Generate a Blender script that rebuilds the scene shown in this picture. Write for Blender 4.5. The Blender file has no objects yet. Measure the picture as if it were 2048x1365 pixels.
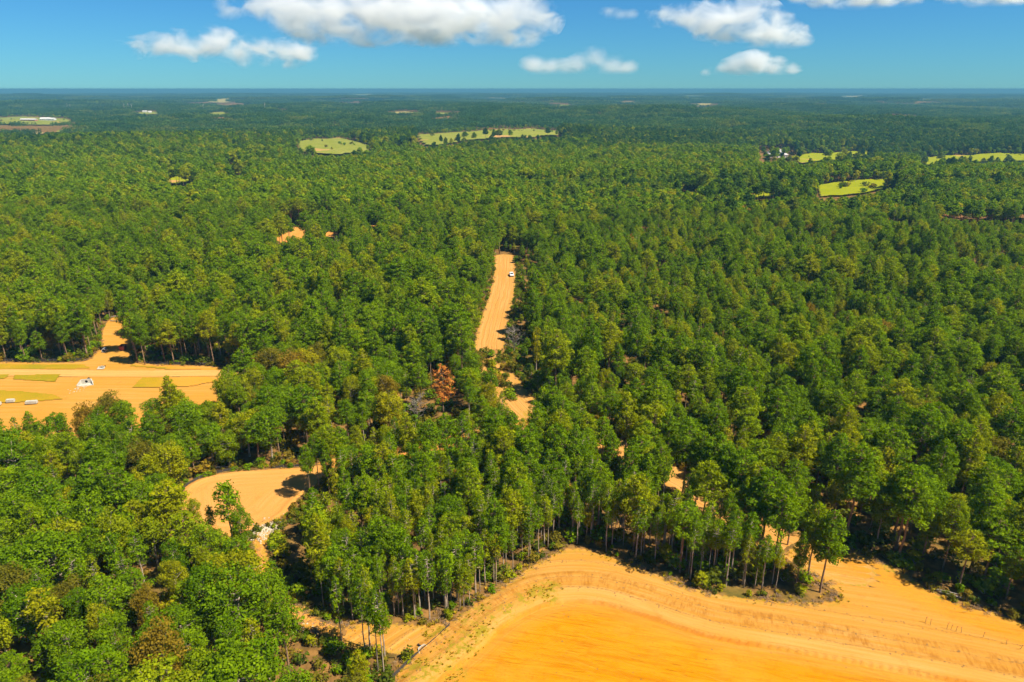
import bpy, math, random
import numpy as np
from mathutils import Vector

RNG = np.random.default_rng(11)
scene = bpy.context.scene

# ------------------------------------------------------------------ camera
CAM_H = 90.0
F = 1365.0                                   # focal length in pixels of a 2048 wide frame
PITCH = math.atan(504.5 / F)
cam_d = bpy.data.cameras.new("camera")
cam_d.sensor_width = 36.0
cam_d.lens = 36.0 * F / 2048.0
cam_d.clip_start = 1.0
cam_d.clip_end = 150000.0
cam = bpy.data.objects.new("camera", cam_d)
scene.collection.objects.link(cam)
cam.location = (0, 0, CAM_H)
cam.rotation_euler = (math.pi / 2 - PITCH, 0, 0)
scene.camera = cam

# ------------------------------------------------------------------ sky + sun
SUN_EL = math.radians(55)
SUN_DIR = Vector((1.0, -0.42, 0)).normalized() * math.cos(SUN_EL) + Vector((0, 0, math.sin(SUN_EL)))   # towards the sun
world = bpy.data.worlds.new("World")
scene.world = world
world.use_nodes = True
wn, wl = world.node_tree.nodes, world.node_tree.links
wn.clear()
sky = wn.new("ShaderNodeTexSky")
sky.sky_type = 'NISHITA'
sky.sun_disc = False
sky.sun_elevation = SUN_EL
sky.sun_rotation = math.atan2(SUN_DIR.x, SUN_DIR.y)
sky.altitude = 0
sky.air_density = 1.0
sky.dust_density = 0.0
sky.ozone_density = 5.0
tint = wn.new("ShaderNodeMix"); tint.data_type = 'RGBA'; tint.blend_type = 'MULTIPLY'
tint.inputs[0].default_value = 1.0
tint.inputs[7].default_value = (0.142, 0.375, 0.562, 1)
bg = wn.new("ShaderNodeBackground"); bg.inputs[1].default_value = 0.088
wo = wn.new("ShaderNodeOutputWorld")
wl.new(sky.outputs[0], tint.inputs[6]); wl.new(tint.outputs[2], bg.inputs[0]); wl.new(bg.outputs[0], wo.inputs[0])

sun_d = bpy.data.lights.new("sun", 'SUN')
sun_d.energy = 4.8
sun_d.angle = math.radians(0.5)
sun_d.color = (1.0, 0.91, 0.73)
sun = bpy.data.objects.new("sun", sun_d)
scene.collection.objects.link(sun)
sun.rotation_euler = SUN_DIR.to_track_quat('Z', 'Y').to_euler()

vs = scene.view_settings
vs.view_transform = 'Standard'; vs.look = 'None'; vs.exposure = 1.12; vs.gamma = 1.0; vs.use_curve_mapping = False
cy = scene.cycles
cy.max_bounces = 16; cy.diffuse_bounces = 3; cy.glossy_bounces = 1; cy.transmission_bounces = 3
cy.volume_bounces = 8; cy.transparent_max_bounces = 8
cy.caustics_reflective = False; cy.caustics_refractive = False
cy.use_denoising = True
cy.use_adaptive_sampling = True; cy.adaptive_threshold = 0.03

# ------------------------------------------------------------------ geometry of the view
cp, sp = math.cos(PITCH), math.sin(PITCH)

def smooth(a, b, x):
    t = np.clip((x - a) / (b - a), 0, 1)
    return t * t * (3 - 2 * t)

_ph = np.random.default_rng(5).uniform(0, 6.28, (10, 2))
def hgt(x, y):
    """height of the land: level round the lot, gently rolling farther out"""
    x = np.asarray(x, float); y = np.asarray(y, float)
    r = np.hypot(x, y)
    a = smooth(650, 1500, r)
    h = np.zeros_like(r)
    for k in range(5):
        f = 2 * math.pi / (620 * 1.55 ** k)
        an = 0.7 + 1.9 * k
        h += np.sin(f * (x * math.cos(an) + y * math.sin(an)) + _ph[k, 0]) * np.sin(f * 0.8 * (-x * math.sin(an) + y * math.cos(an)) + _ph[k, 1]) * (4.2 + 2.2 * k)
    return a * h * (1 - 0.85 * smooth(7000, 16000, r)) - 0.0

def at(u, v, h=0.0):
    """ground point seen at picture position (u, v); with h, the foot of a thing h metres tall whose top is there"""
    dx = (u - 1024) / F; dy = (682.5 - v) / F
    d = np.array([dx, cp + dy * sp, -sp + dy * cp])
    g = 0.0
    for _ in range(12):
        t = (CAM_H - h - g) / -d[2]
        x, y = d[0] * t, d[1] * t
        g = 0.5 * g + 0.5 * float(hgt(x, y))
    return (float(x), float(y))

def ats(pts, h=0.0):
    return np.array([at(*(p if len(p) == 3 else (p[0], p[1], h))) for p in pts])

def project(x, y, z):
    rx, ry, rz = x, y, z - CAM_H
    dep = ry * cp - rz * sp
    return 1024 + F * rx / dep, 682.5 - F * (ry * sp + rz * cp) / dep, dep

def seg_dist(P, A, B):
    """distance of points P (n,2) to polyline segments A->B (m,2); returns dist, index, t, side"""
    best = np.full(len(P), 1e18); bi = np.zeros(len(P), int); bt = np.zeros(len(P)); bs = np.zeros(len(P))
    for i in range(len(A)):
        ab = B[i] - A[i]; L2 = max(ab @ ab, 1e-9)
        t = np.clip(((P - A[i]) @ ab) / L2, 0, 1)
        q = P - (A[i] + t[:, None] * ab)
        d2 = (q * q).sum(1)
        m = d2 < best
        best[m] = d2[m]; bi[m] = i; bt[m] = t[m]
        bs[m] = np.sign(ab[0] * (P[m, 1] - A[i][1]) - ab[1] * (P[m, 0] - A[i][0]))
    return np.sqrt(best), bi, bt, bs

def inside(P, poly):
    r = np.zeros(len(P), bool); n = len(poly)
    for i in range(n):
        a, b = poly[i], poly[(i + 1) % n]
        if a[1] == b[1]: continue
        c = ((a[1] > P[:, 1]) != (b[1] > P[:, 1]))
        r ^= c & (P[:, 0] < (b[0] - a[0]) * (P[:, 1] - a[1]) / (b[1] - a[1]) + a[0])
    return r

def chaikin(pts, n=2, closed=False):
    p = np.asarray(pts, float)
    for _ in range(n):
        if closed:
            q = np.roll(p, -1, 0)
            p = np.stack([0.75 * p + 0.25 * q, 0.25 * p + 0.75 * q], 1).reshape(-1, 2)
        else:
            a, b = p[:-1], p[1:]
            m = np.stack([0.75 * a + 0.25 * b, 0.25 * a + 0.75 * b], 1).reshape(-1, 2)
            p = np.vstack([p[:1], m, p[-1:]])
    return p

class Area:
    """a cleared area: polygon, or a polyline with half width; sd > 0 inside"""
    def __init__(s, pts, half=None, sm=2):
        s.half = half
        s.pts = chaikin(pts, sm, half is None)
        if half is None:
            s.A, s.B = s.pts, np.roll(s.pts, -1, 0)
        else:
            s.A, s.B = s.pts[:-1], s.pts[1:]
        m = 0 if half is None else half
        s.lo = s.pts.min(0) - m; s.hi = s.pts.max(0) + m
    def sd(s, P):
        d, i, t, sg = seg_dist(P, s.A, s.B)
        if s.half is None:
            return np.where(inside(P, s.pts), d, -d)
        return s.half - d
    def sc(s, P):
        d, i, t, sg = seg_dist(P, s.A, s.B)
        L = np.concatenate([[0], np.cumsum(np.linalg.norm(s.B - s.A, axis=1))])
        return L[i] + t * np.linalg.norm(s.B - s.A, axis=1)[i], d * sg

# ------------------------------------------------------------------ node helpers
class NT:
    def __init__(s, name):
        s.m = bpy.data.materials.new(name); s.m.use_nodes = True
        s.t = s.m.node_tree; s.t.nodes.clear()
        s.out = s.t.nodes.new("ShaderNodeOutputMaterial")
    def n(s, kind, **kw):
        x = s.t.nodes.new(kind)
        for k, v in kw.items():
            setattr(x, k, v)
        return x
    def l(s, a, b):
        s.t.links.new(a, b)
    def val(s, sock, v):
        if hasattr(v, "links") or hasattr(v, "is_linked"): s.l(v, sock)
        else: sock.default_value = v
    def math(s, op, a, b=0.0, c=0.0, clamp=False):
        x = s.n("ShaderNodeMath", operation=op, use_clamp=clamp)
        s.val(x.inputs[0], a); s.val(x.inputs[1], b); s.val(x.inputs[2], c)
        return x.outputs[0]
    def rng(s, v, a, b, lo=0.0, hi=1.0, mode='SMOOTHSTEP'):
        x = s.n("ShaderNodeMapRange", interpolation_type=mode)
        s.val(x.inputs[0], v)
        for i, q in enumerate((a, b, lo, hi)): x.inputs[i + 1].default_value = q
        return x.outputs[0]
    def mix(s, f, a, b, mode='MIX'):
        x = s.n("ShaderNodeMix", data_type='RGBA', blend_type=mode)
        s.val(x.inputs[0], f)
        for k, q in ((6, a), (7, b)):
            if isinstance(q, tuple): x.inputs[k].default_value = (*q[:3], 1)
            else: s.l(q, x.inputs[k])
        return x.outputs[2]
    def attr(s, name):
        return s.n("ShaderNodeAttribute", attribute_name=name)
    def noise(s, vec, scale, detail=4.0, rough=0.55, dist=0.0):
        x = s.n("ShaderNodeTexNoise")
        if vec is not None: s.l(vec, x.inputs["Vector"])
        x.inputs["Scale"].default_value = scale; x.inputs["Detail"].default_value = detail
        x.inputs["Roughness"].default_value = rough; x.inputs["Distortion"].default_value = dist
        return x.outputs[0]
    def scalev(s, vec, sx, sy, sz):
        x = s.n("ShaderNodeVectorMath", operation='MULTIPLY')
        s.l(vec, x.inputs[0]); x.inputs[1].default_value = (sx, sy, sz)
        return x.outputs[0]
    def surf(s, col, rough=0.9, bump=None, bstr=0.3, bdist=0.1, metal=0.0, spec=0.1):
        b = s.n("ShaderNodeBsdfPrincipled")
        s.val(b.inputs["Base Color"], (*col[:3], 1) if isinstance(col, tuple) else col)
        b.inputs["Roughness"].default_value = rough
        b.inputs["Metallic"].default_value = metal
        b.inputs["Specular IOR Level"].default_value = spec
        if bump is not None:
            bp = s.n("ShaderNodeBump"); bp.inputs["Strength"].default_value = bstr; bp.inputs["Distance"].default_value = bdist
            s.l(bump, bp.inputs["Height"]); s.l(bp.outputs[0], b.inputs["Normal"])
        s.l(b.outputs[0], s.out.inputs[0])
        return s.m

def plain(name, col, rough=0.7, noise=0.25, scale=3.0, metal=0.0):
    t = NT(name)
    tc = t.n("ShaderNodeTexCoord")
    f = t.noise(tc.outputs["Object"], scale, 5)
    c = t.mix(t.rng(f, 0.3, 0.7), tuple(x * (1 - noise) for x in col), tuple(min(1, x * (1 + noise)) for x in col))
    return t.surf(c, rough, metal=metal, spec=0.3)

def geo_pos(t):
    return t.n("ShaderNodeNewGeometry").outputs["Position"]

# forest floor colour shared by the ground sheet and the rims of the clearings
def floor_col(t, p):
    a = t.noise(p, 0.35, 5); b = t.noise(p, 0.06, 3); c = t.noise(p, 2.2, 4)
    col = t.mix(t.rng(a, 0.35, 0.65), (0.10, 0.060, 0.020), (0.24, 0.125, 0.038))
    col = t.mix(t.rng(b, 0.50, 0.68, 0, 0.6), col, (0.085, 0.090, 0.014))
    col = t.mix(t.rng(c, 0.55, 0.75, 0, 0.5), col, (0.05, 0.035, 0.015))
    return col, a

t = NT("forest_floor")
p = geo_pos(t)
col, a = floor_col(t, p)
far = t.n("ShaderNodeVectorMath", operation='LENGTH'); t.l(p, far.inputs[0])
fn = t.noise(p, 0.0016, 4)
farcol = t.mix(t.rng(fn, 0.35, 0.65), (0.030, 0.055, 0.012), (0.055, 0.085, 0.018))
fn2 = t.noise(t.scalev(p, 1, 1.0, 1), 0.0009, 3)
farcol = t.mix(t.rng(fn2, 0.66, 0.70, 0, 0.6), farcol, (0.15, 0.16, 0.06))
col = t.mix(t.rng(far.outputs["Value"], 5000, 8000), col, farcol)
M_FLOOR = t.surf(col, 1.0, a, 0.6, 0.3, spec=0.0)

def dirt_mat(name, base, light, dark, pad=None, along=0.05, weeds=0.0, ruts=0.0, seam=False, edge=0.9):
    """bare soil: streaks run along the 'sc' coordinate (s, d); rim fades into forest floor through the noisy outline"""
    t = NT(name)
    p = geo_pos(t)
    sc = t.attr("sc").outputs["Vector"]
    sd = t.attr("sd").outputs["Fac"]
    big = t.noise(p, 0.045, 4); mid = t.noise(p, 0.33, 5); fine = t.noise(p, 2.6, 6, 0.65)
    st = t.noise(t.scalev(sc, along, 1.1, 1), 1.0, 6, 0.6)
    st2 = t.noise(t.scalev(sc, along * 2.2, 4.5, 1), 1.0, 4, 0.6)
    col = t.mix(t.rng(st, 0.32, 0.68), light, base)
    col = t.mix(t.rng(st2, 0.49, 0.70, 0, 0.55), col, dark)
    col = t.mix(t.rng(big, 0.42, 0.65, 0, 0.55), col, base)
    col = t.mix(t.rng(mid, 0.58, 0.76, 0, 0.45), col, dark)
    col = t.mix(t.rng(fine, 0.57, 0.70, 0, 0.45), col, tuple(x * 0.6 for x in dark))
    h = t.math('ADD', t.math('MULTIPLY', st2, 0.6), t.math('MULTIPLY', fine, 0.5))
    if pad is not None:
        pd = t.attr("pad").outputs["Fac"]
        wob = t.math('ADD', pd, t.math('MULTIPLY', t.math('SUBTRACT', mid, 0.5), 1.2))
        # the smooth, saturated fill of the pad, streaked by the grader
        s2 = t.attr("sc2").outputs["Vector"]
        ps = t.noise(t.scalev(s2, 0.05, 0.16, 1), 1.0, 5, 0.62, 1.2)
        ps2 = t.noise(t.scalev(s2, 0.085, 0.95, 1), 1.0, 6, 0.66, 1.1)
        pc = t.mix(t.rng(ps, 0.35, 0.66), pad[0], pad[1])
        pc = t.mix(t.rng(ps2, 0.45, 0.64, 0, 0.68), pc, pad[2])
        ps3 = t.noise(t.scalev(s2, 0.14, 3.6, 1), 1.0, 4, 0.6, 0.8)
        pc = t.mix(t.rng(ps3, 0.57, 0.68, 0, 0.75), pc, tuple(x * 0.66 for x in pad[2]))
        rot = t.n('ShaderNodeVectorRotate', rotation_type='Z_AXIS'); t.l(p, rot.inputs['Vector']); rot.inputs['Angle'].default_value = 0.5
        ps4 = t.noise(t.scalev(rot.outputs[0], 0.10, 2.4, 1), 1.0, 5, 0.65, 1.0)
        pc = t.mix(t.rng(ps4, 0.55, 0.68, 0, 0.5), pc, pad[3])
        pc = t.mix(t.rng(mid, 0.52, 0.70, 0, 0.45), pc, pad[2])
        pc = t.mix(t.rng(big, 0.50, 0.68, 0, 0.6), pc, pad[3])
        pc = t.mix(t.rng(fine, 0.54, 0.68, 0, 0.38), pc, tuple(x * 0.7 for x in pad[2]))
        # band of tracked, rougher soil in the bank
        tr = t.math('MULTIPLY', t.rng(wob, -9.0, -7.5), t.rng(wob, -4.2, -3.0, 1, 0))
        cl = t.noise(t.scalev(sc, 1.9, 0.38, 1), 1.0, 4, 0.6, 0.3)
        col = t.mix(t.math('MULTIPLY', tr, t.math('MULTIPLY', t.rng(mid, 0.36, 0.62, 0.15, 1.0), t.rng(cl, 0.42, 0.62, 0.10, 0.75))), col, tuple(x * 0.92 for x in dark))
        h = t.math('ADD', h, t.math('MULTIPLY', t.math('MULTIPLY', tr, cl), 0.5))
        # thin pale crest, then dark orange toe at the pad's edge
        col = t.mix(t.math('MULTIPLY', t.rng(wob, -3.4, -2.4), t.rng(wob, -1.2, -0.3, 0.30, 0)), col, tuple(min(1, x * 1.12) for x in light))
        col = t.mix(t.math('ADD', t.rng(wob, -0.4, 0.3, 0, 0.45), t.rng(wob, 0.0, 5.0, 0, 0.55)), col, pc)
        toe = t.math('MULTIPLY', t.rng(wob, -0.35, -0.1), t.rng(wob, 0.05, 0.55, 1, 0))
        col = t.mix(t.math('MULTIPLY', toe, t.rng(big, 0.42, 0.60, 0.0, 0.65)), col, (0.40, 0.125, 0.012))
        gd = t.attr('gold').outputs['Fac']
        col = t.mix(t.math('MULTIPLY', gd, t.rng(st, 0.30, 0.60, 0.95, 0.45)), col, pc)
        # grey crumbs along the track lines
        for q, wd in ((-11.5, 0.25), (-6.6, 0.22), (-3.4, 0.3)):
            ln = t.math('MULTIPLY', t.rng(wob, q - wd, q), t.rng(wob, q, q + wd, 1, 0))
            col = t.mix(t.math('MULTIPLY', ln, t.rng(fine, 0.42, 0.58, 0.05, 0.75)), col, (0.23, 0.115, 0.03))
    if ruts > 0:
        sx = t.n("ShaderNodeSeparateXYZ"); t.l(sc, sx.inputs[0])
        dd = t.math('ADD', sx.outputs[1], t.math('MULTIPLY', t.math('SUBTRACT', t.noise(t.scalev(sc, 0.04, 0, 0), 1.0, 2), 0.5), 3.0))
        for q, wd, k_ in ((-3.1, 0.35, 0.5), (-1.3, 0.3, 0.8), (0.6, 0.3, 0.8), (2.5, 0.35, 0.6)):
            ln = t.math('MULTIPLY', t.rng(dd, q - wd, q), t.rng(dd, q, q + wd, 1, 0))
            col = t.mix(t.math('MULTIPLY', ln, t.rng(mid, 0.35, 0.65, 0.1 * ruts, k_ * ruts)), col, tuple(x * 0.78 for x in dark))
            h = t.math('SUBTRACT', h, t.math('MULTIPLY', ln, 0.8))
    if weeds > 0:
        w = t.attr("weed").outputs["Fac"]
        wn_ = t.noise(p, 0.9, 6, 0.7)
        f = t.math('MULTIPLY', w, t.rng(wn_, 0.44, 0.58))
        col = t.mix(t.math('MULTIPLY', f, weeds), col, t.mix(mid, (0.30, 0.21, 0.018), (0.19, 0.155, 0.012)))
    en = t.math('MULTIPLY', t.math('SUBTRACT', t.noise(p, 0.8, 6, 0.65), 0.5), edge * 3.0)
    f = t.rng(t.math('ADD', sd, en), -0.1, 0.35)
    fc, fa = floor_col(t, p)
    col = t.mix(f, fc, col)
    return t.surf(col, 1.0, h, 0.75, 0.12, spec=0.0)

SAND = dict(base=(0.41, 0.188, 0.026), light=(0.45, 0.246, 0.066), dark=(0.29, 0.110, 0.014))
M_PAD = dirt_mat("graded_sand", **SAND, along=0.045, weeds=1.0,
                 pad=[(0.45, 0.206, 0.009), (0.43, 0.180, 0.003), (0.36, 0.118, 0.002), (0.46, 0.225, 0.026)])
M_ROAD = dirt_mat("road_sand", (0.42, 0.200, 0.044), (0.46, 0.250, 0.080), (0.33, 0.142, 0.030), along=0.03, weeds=0.8, ruts=0.4)
M_ROUND = dirt_mat("round_sand", (0.45, 0.212, 0.048), (0.48, 0.25, 0.074), (0.38, 0.155, 0.034), along=0.05)
M_TRACK = dirt_mat("track_sand", (0.48, 0.195, 0.036), (0.52, 0.25, 0.06), (0.35, 0.13, 0.025), along=0.08, weeds=0.9, edge=1.6)
M_YARD = dirt_mat("yard_soil", (0.41, 0.192, 0.024), (0.45, 0.240, 0.058), (0.32, 0.138, 0.016), along=0.03)

def meadow_mat(name, c1, c2, c3, soil=(0.40, 0.22, 0.08), ds=0.70, rim=(0.06, 19.0), under=(0.5, 0.22, 0.032)):
    t = NT(name)
    p = geo_pos(t)
    a = t.noise(p, 0.05, 5); b = t.noise(p, 0.4, 5); c = t.noise(p, 0.012, 3)
    col = t.mix(t.rng(a, 0.35, 0.65), c1, c2)
    col = t.mix(t.rng(b, 0.48, 0.70, 0, 0.6), col, c3)
    col = t.mix(t.rng(c, ds - 0.08, ds), col, soil)
    sd = t.attr("sd").outputs["Fac"]
    f = t.rng(t.math('ADD', sd, t.math('MULTIPLY', t.math('SUBTRACT', t.noise(p, rim[0], 5, 0.6), 0.5), rim[1])), -0.1 * rim[1] * 0.2, 0.1 * rim[1])
    fc, _ = floor_col(t, p)
    col = t.mix(f, t.mix(0.5, fc, (0.10, 0.12, 0.01)) if rim[1] > 2.5 else under, col)
    return t.surf(col, 1.0, b, 0.5, 0.2, spec=0.0)
M_GRASS = meadow_mat("mown_grass", (0.23, 0.24, 0.006), (0.20, 0.22, 0.006), (0.14, 0.17, 0.006))
M_SMALLGRASS = meadow_mat("clearing_grass", (0.25, 0.26, 0.006), (0.22, 0.24, 0.006), (0.16, 0.19, 0.006), rim=(0.12, 3.5))
M_DRYGRASS = meadow_mat("thin_grass", (0.32, 0.20, 0.012), (0.22, 0.18, 0.008), (0.38, 0.20, 0.02), (0.48, 0.22, 0.03), 0.64, rim=(0.5, 2.2))
M_FARFIELD = meadow_mat("far_field", (0.17, 0.19, 0.02), (0.22, 0.22, 0.04), (0.10, 0.13, 0.015))
M_PALEFIELD = meadow_mat("pale_field", (0.34, 0.27, 0.10), (0.26, 0.24, 0.07), (0.38, 0.26, 0.11))
M_REDSOIL = meadow_mat("red_soil", (0.20, 0.09, 0.04), (0.15, 0.08, 0.03), (0.28, 0.14, 0.06), (0.13, 0.12, 0.02), 0.58)

# ------------------------------------------------------------------ mesh helpers
COL = scene.collection
def link(o, parent=None):
    COL.objects.link(o)
    if parent is not None: o.parent = parent
    return o

def mesh_np(name, verts, faces_flat, loop_tot, mat=None, attrs=None, smooth_sh=False):
    me = bpy.data.meshes.new(name)
    verts = np.asarray(verts, np.float32)
    me.vertices.add(len(verts)); me.vertices.foreach_set("co", verts.ravel())
    faces_flat = np.asarray(faces_flat, np.int32).ravel()
    if np.isscalar(loop_tot):
        n = len(faces_flat) // loop_tot
        tot = np.full(n, loop_tot, np.int32)
    else:
        tot = np.asarray(loop_tot, np.int32); n = len(tot)
    me.loops.add(len(faces_flat)); me.loops.foreach_set("vertex_index", faces_flat)
    st = np.concatenate([[0], np.cumsum(tot)[:-1]]).astype(np.int32)
    me.polygons.add(n); me.polygons.foreach_set("loop_start", st); me.polygons.foreach_set("loop_total", tot)
    if attrs:
        for k, v in attrs.items():
            v = np.asarray(v, np.float32)
            at_ = me.attributes.new(k, 'FLOAT_VECTOR' if v.ndim == 2 else 'FLOAT', 'POINT')
            at_.data.foreach_set("vector" if v.ndim == 2 else "value", v.ravel())
    if mat is not None: me.materials.append(mat)
    me.update(calc_edges=True)
    if smooth_sh: me.polygons.foreach_set("use_smooth", np.ones(n, bool))
    return me

def tag(o, label=None, cat=None, group=None, kind=None):
    if label: o["label"] = label
    if cat: o["category"] = cat
    if group: o["group"] = group
    if kind: o["kind"] = kind
    return o

ONES = "zero one two three four five six seven eight nine ten eleven twelve thirteen fourteen fifteen sixteen seventeen eighteen nineteen".split()
TENS = "zero ten twenty thirty forty fifty sixty seventy eighty ninety".split()
def word(n):
    n = int(max(0, min(99, n)))
    return ONES[n] if n < 20 else TENS[n // 10] + ("-" + ONES[n % 10] if n % 10 else "")
def place(u, v):
    """where in the picture, in hundredths of its width and height"""
    return "%s percent across, %s down" % (word(round(u / 20.48)), word(round(v / 13.65)))

class MB:
    """collects boxes, tubes and polygons into one mesh"""
    def __init__(s): s.v = []; s.f = []
    def add(s, vs, fs):
        o = len(s.v); s.v += [tuple(q) for q in vs]; s.f += [tuple(i + o for i in q) for q in fs]
        return s
    def box(s, c, d, rz=0.0, top=1.0):
        ca, sa = math.cos(rz), math.sin(rz); P = []
        for z in (-1, 1):
            k = top if z > 0 else 1.0
            for x, y in ((-1, -1), (1, -1), (1, 1), (-1, 1)):
                X, Y = x * d[0] / 2 * k, y * d[1] / 2 * k
                P.append((c[0] + X * ca - Y * sa, c[1] + X * sa + Y * ca, c[2] + z * d[2] / 2))
        return s.add(P, [(3, 2, 1, 0), (4, 5, 6, 7), (0, 1, 5, 4), (1, 2, 6, 5), (2, 3, 7, 6), (3, 0, 4, 7)])
    def tube(s, pts, rad, n=6, cap=True):
        pts = [Vector(q) for q in pts]; rings = []
        o = len(s.v)
        for i, q in enumerate(pts):
            d = (pts[min(i + 1, len(pts) - 1)] - pts[max(i - 1, 0)]).normalized()
            a = d.orthogonal().normalized() if abs(d.z) < 0.9 else Vector((1, 0, 0)).cross(d).normalized()
            b = d.cross(a).normalized()
            r = rad[i] if hasattr(rad, "__len__") else rad
            for k in range(n):
                an = 2 * math.pi * k / n
                s.v.append(tuple(q + a * (r * math.cos(an)) + b * (r * math.sin(an))))
        for i in range(len(pts) - 1):
            for k in range(n):
                s.f.append((o + i * n + k, o + i * n + (k + 1) % n, o + (i + 1) * n + (k + 1) % n, o + (i + 1) * n + k))
        if cap:
            s.f.append(tuple(o + k for k in reversed(range(n))))
            s.f.append(tuple(o + (len(pts) - 1) * n + k for k in range(n)))
        return s
    def mesh(s, name, mat, sm=False):
        me = bpy.data.meshes.new(name); me.from_pydata(s.v, [], s.f); me.materials.append(mat); me.update()
        if sm: me.polygons.foreach_set("use_smooth", [True] * len(me.polygons))
        return me
    def build(s, name, mat, parent=None, sm=False):
        return link(bpy.data.objects.new(name, s.mesh(name, mat, sm)), parent)

def empty(name, loc, rz=0.0):
    o = bpy.data.objects.new(name, None); link(o)
    o.empty_display_size = 0.5
    o.location = loc; o.rotation_euler = (0, 0, rz)
    return o

# ------------------------------------------------------------------ the land: one sheet to the horizon
rr = np.concatenate([[0.01], np.linspace(20, 400, 12), np.geomspace(440, 42000, 80)])
th = np.linspace(0, 2 * np.pi, 241)[:-1]
R, T = np.meshgrid(rr, th, indexing='ij')
X, Y = (R * np.sin(T)).ravel(), (R * np.cos(T)).ravel()
nt = len(th)
i, j = np.meshgrid(np.arange(len(rr) - 1), np.arange(nt), indexing='ij')
q = np.stack([i * nt + j, i * nt + (j + 1) % nt, (i + 1) * nt + (j + 1) % nt, (i + 1) * nt + j], -1).reshape(-1, 4)[:, ::-1]
me = mesh_np("ground", np.stack([X, Y, hgt(X, Y) - 0.15 - 3.0 * smooth(520, 900, np.hypot(X, Y))], 1), q, 4, M_FLOOR, smooth_sh=True)
tag(link(bpy.data.objects.new("ground", me)), "brown and green forest floor reaching to the horizon", kind="structure")

# ------------------------------------------------------------------ cleared areas, from the places their outlines have on the ground
lot_front = [(640, 1252), (760, 1247), (890, 1252), (935, 1220), (1000, 1175), (1060, 1134), (1110, 1106), (1140, 1096), (1180, 1101),
             (1250, 1124), (1330, 1156), (1400, 1184), (1440, 1192), (1560, 1204), (1655, 1206), (1690, 1196)]
lot_right_edge = [(1640, 1165), (1600, 1132), (1560, 1105)]
right_wood = [(1640, 1075), (1700, 1100), (1760, 1122), (1800, 1142), (1860, 1180), (1920, 1212), (1990, 1226), (2048, 1246), (2250, 1310)]
pad_poly = ats(lot_front + lot_right_edge + right_wood + [(2300, 1700), (900, 1800), (700, 1480), (775, 1368), (830, 1315), (800, 1310), (720, 1300), (640, 1285), (610, 1265)])
PAD = Area(pad_poly, sm=2)
pad_edge = ats([(700, 1500), (870, 1368), (960, 1300), (1000, 1258), (1050, 1227), (1100, 1209), (1160, 1203), (1220, 1211), (1300, 1237), (1380, 1264),
                (1450, 1283), (1560, 1299), (1729, 1330), (1850, 1352), (2048, 1392), (2300, 1450)])
PADLINE = Area(pad_edge, half=0.0, sm=2)
GOLD = Area(ats([(1650, 1092), (1760, 1150), (1850, 1200), (1950, 1238), (2060, 1278), (2300, 1350)]), half=0.0, sm=2)
STREAK = Area(ats([(300, 1130), (1160, 1215), (2400, 1440)]), half=0.0, sm=3)
ROAD = Area(ats([(1009, 514), (1011, 545), (1004, 590), (990, 635), (978, 690), (984, 728), (1010, 775), (1042, 815), (1090, 850), (1165, 872),
                 (1250, 908), (1340, 957), (1430, 1010), (1530, 1065), (1640, 1114), (1690, 1135)]), half=5.9)
SIDE = Area(ats([(1085, 850), (1010, 862), (930, 880), (860, 897), (770, 915), (700, 926), (610, 950)]), half=4.2)
ROUND = Area(ats([(360, 985), (385, 965), (420, 952), (470, 944), (540, 940), (612, 936), (650, 930), (655, 960), (612, 985), (585, 1010), (572, 1030), (545, 1046),
                  (500, 1066), (440, 1078), (390, 1070), (362, 1040)]))
TRAIL = Area(ats([(526, 1074), (522, 1092), (520, 1120), (522, 1160), (560, 1205), (610, 1245), (665, 1268)]), half=1.5)
YARD = Area(ats([(-220, 726), (0, 724), (100, 727), (180, 724), (192, 706), (205, 690), (204, 662), (216, 640), (238, 632), (262, 636), (272, 664), (262, 700), (258, 722),
                 (300, 730), (400, 732), (480, 738), (500, 746), (490, 790), (440, 830), (400, 850), (300, 860), (190, 870), (110, 895), (40, 900), (-220, 900)]))
CUT = Area(ats([(552, 470), (560, 462), (600, 452), (640, 458), (672, 460), (676, 474), (650, 486), (590, 492), (552, 484)]))
NOOK = Area(ats([(738, 452), (750, 444), (758, 446), (752, 456), (742, 462)]))

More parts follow.
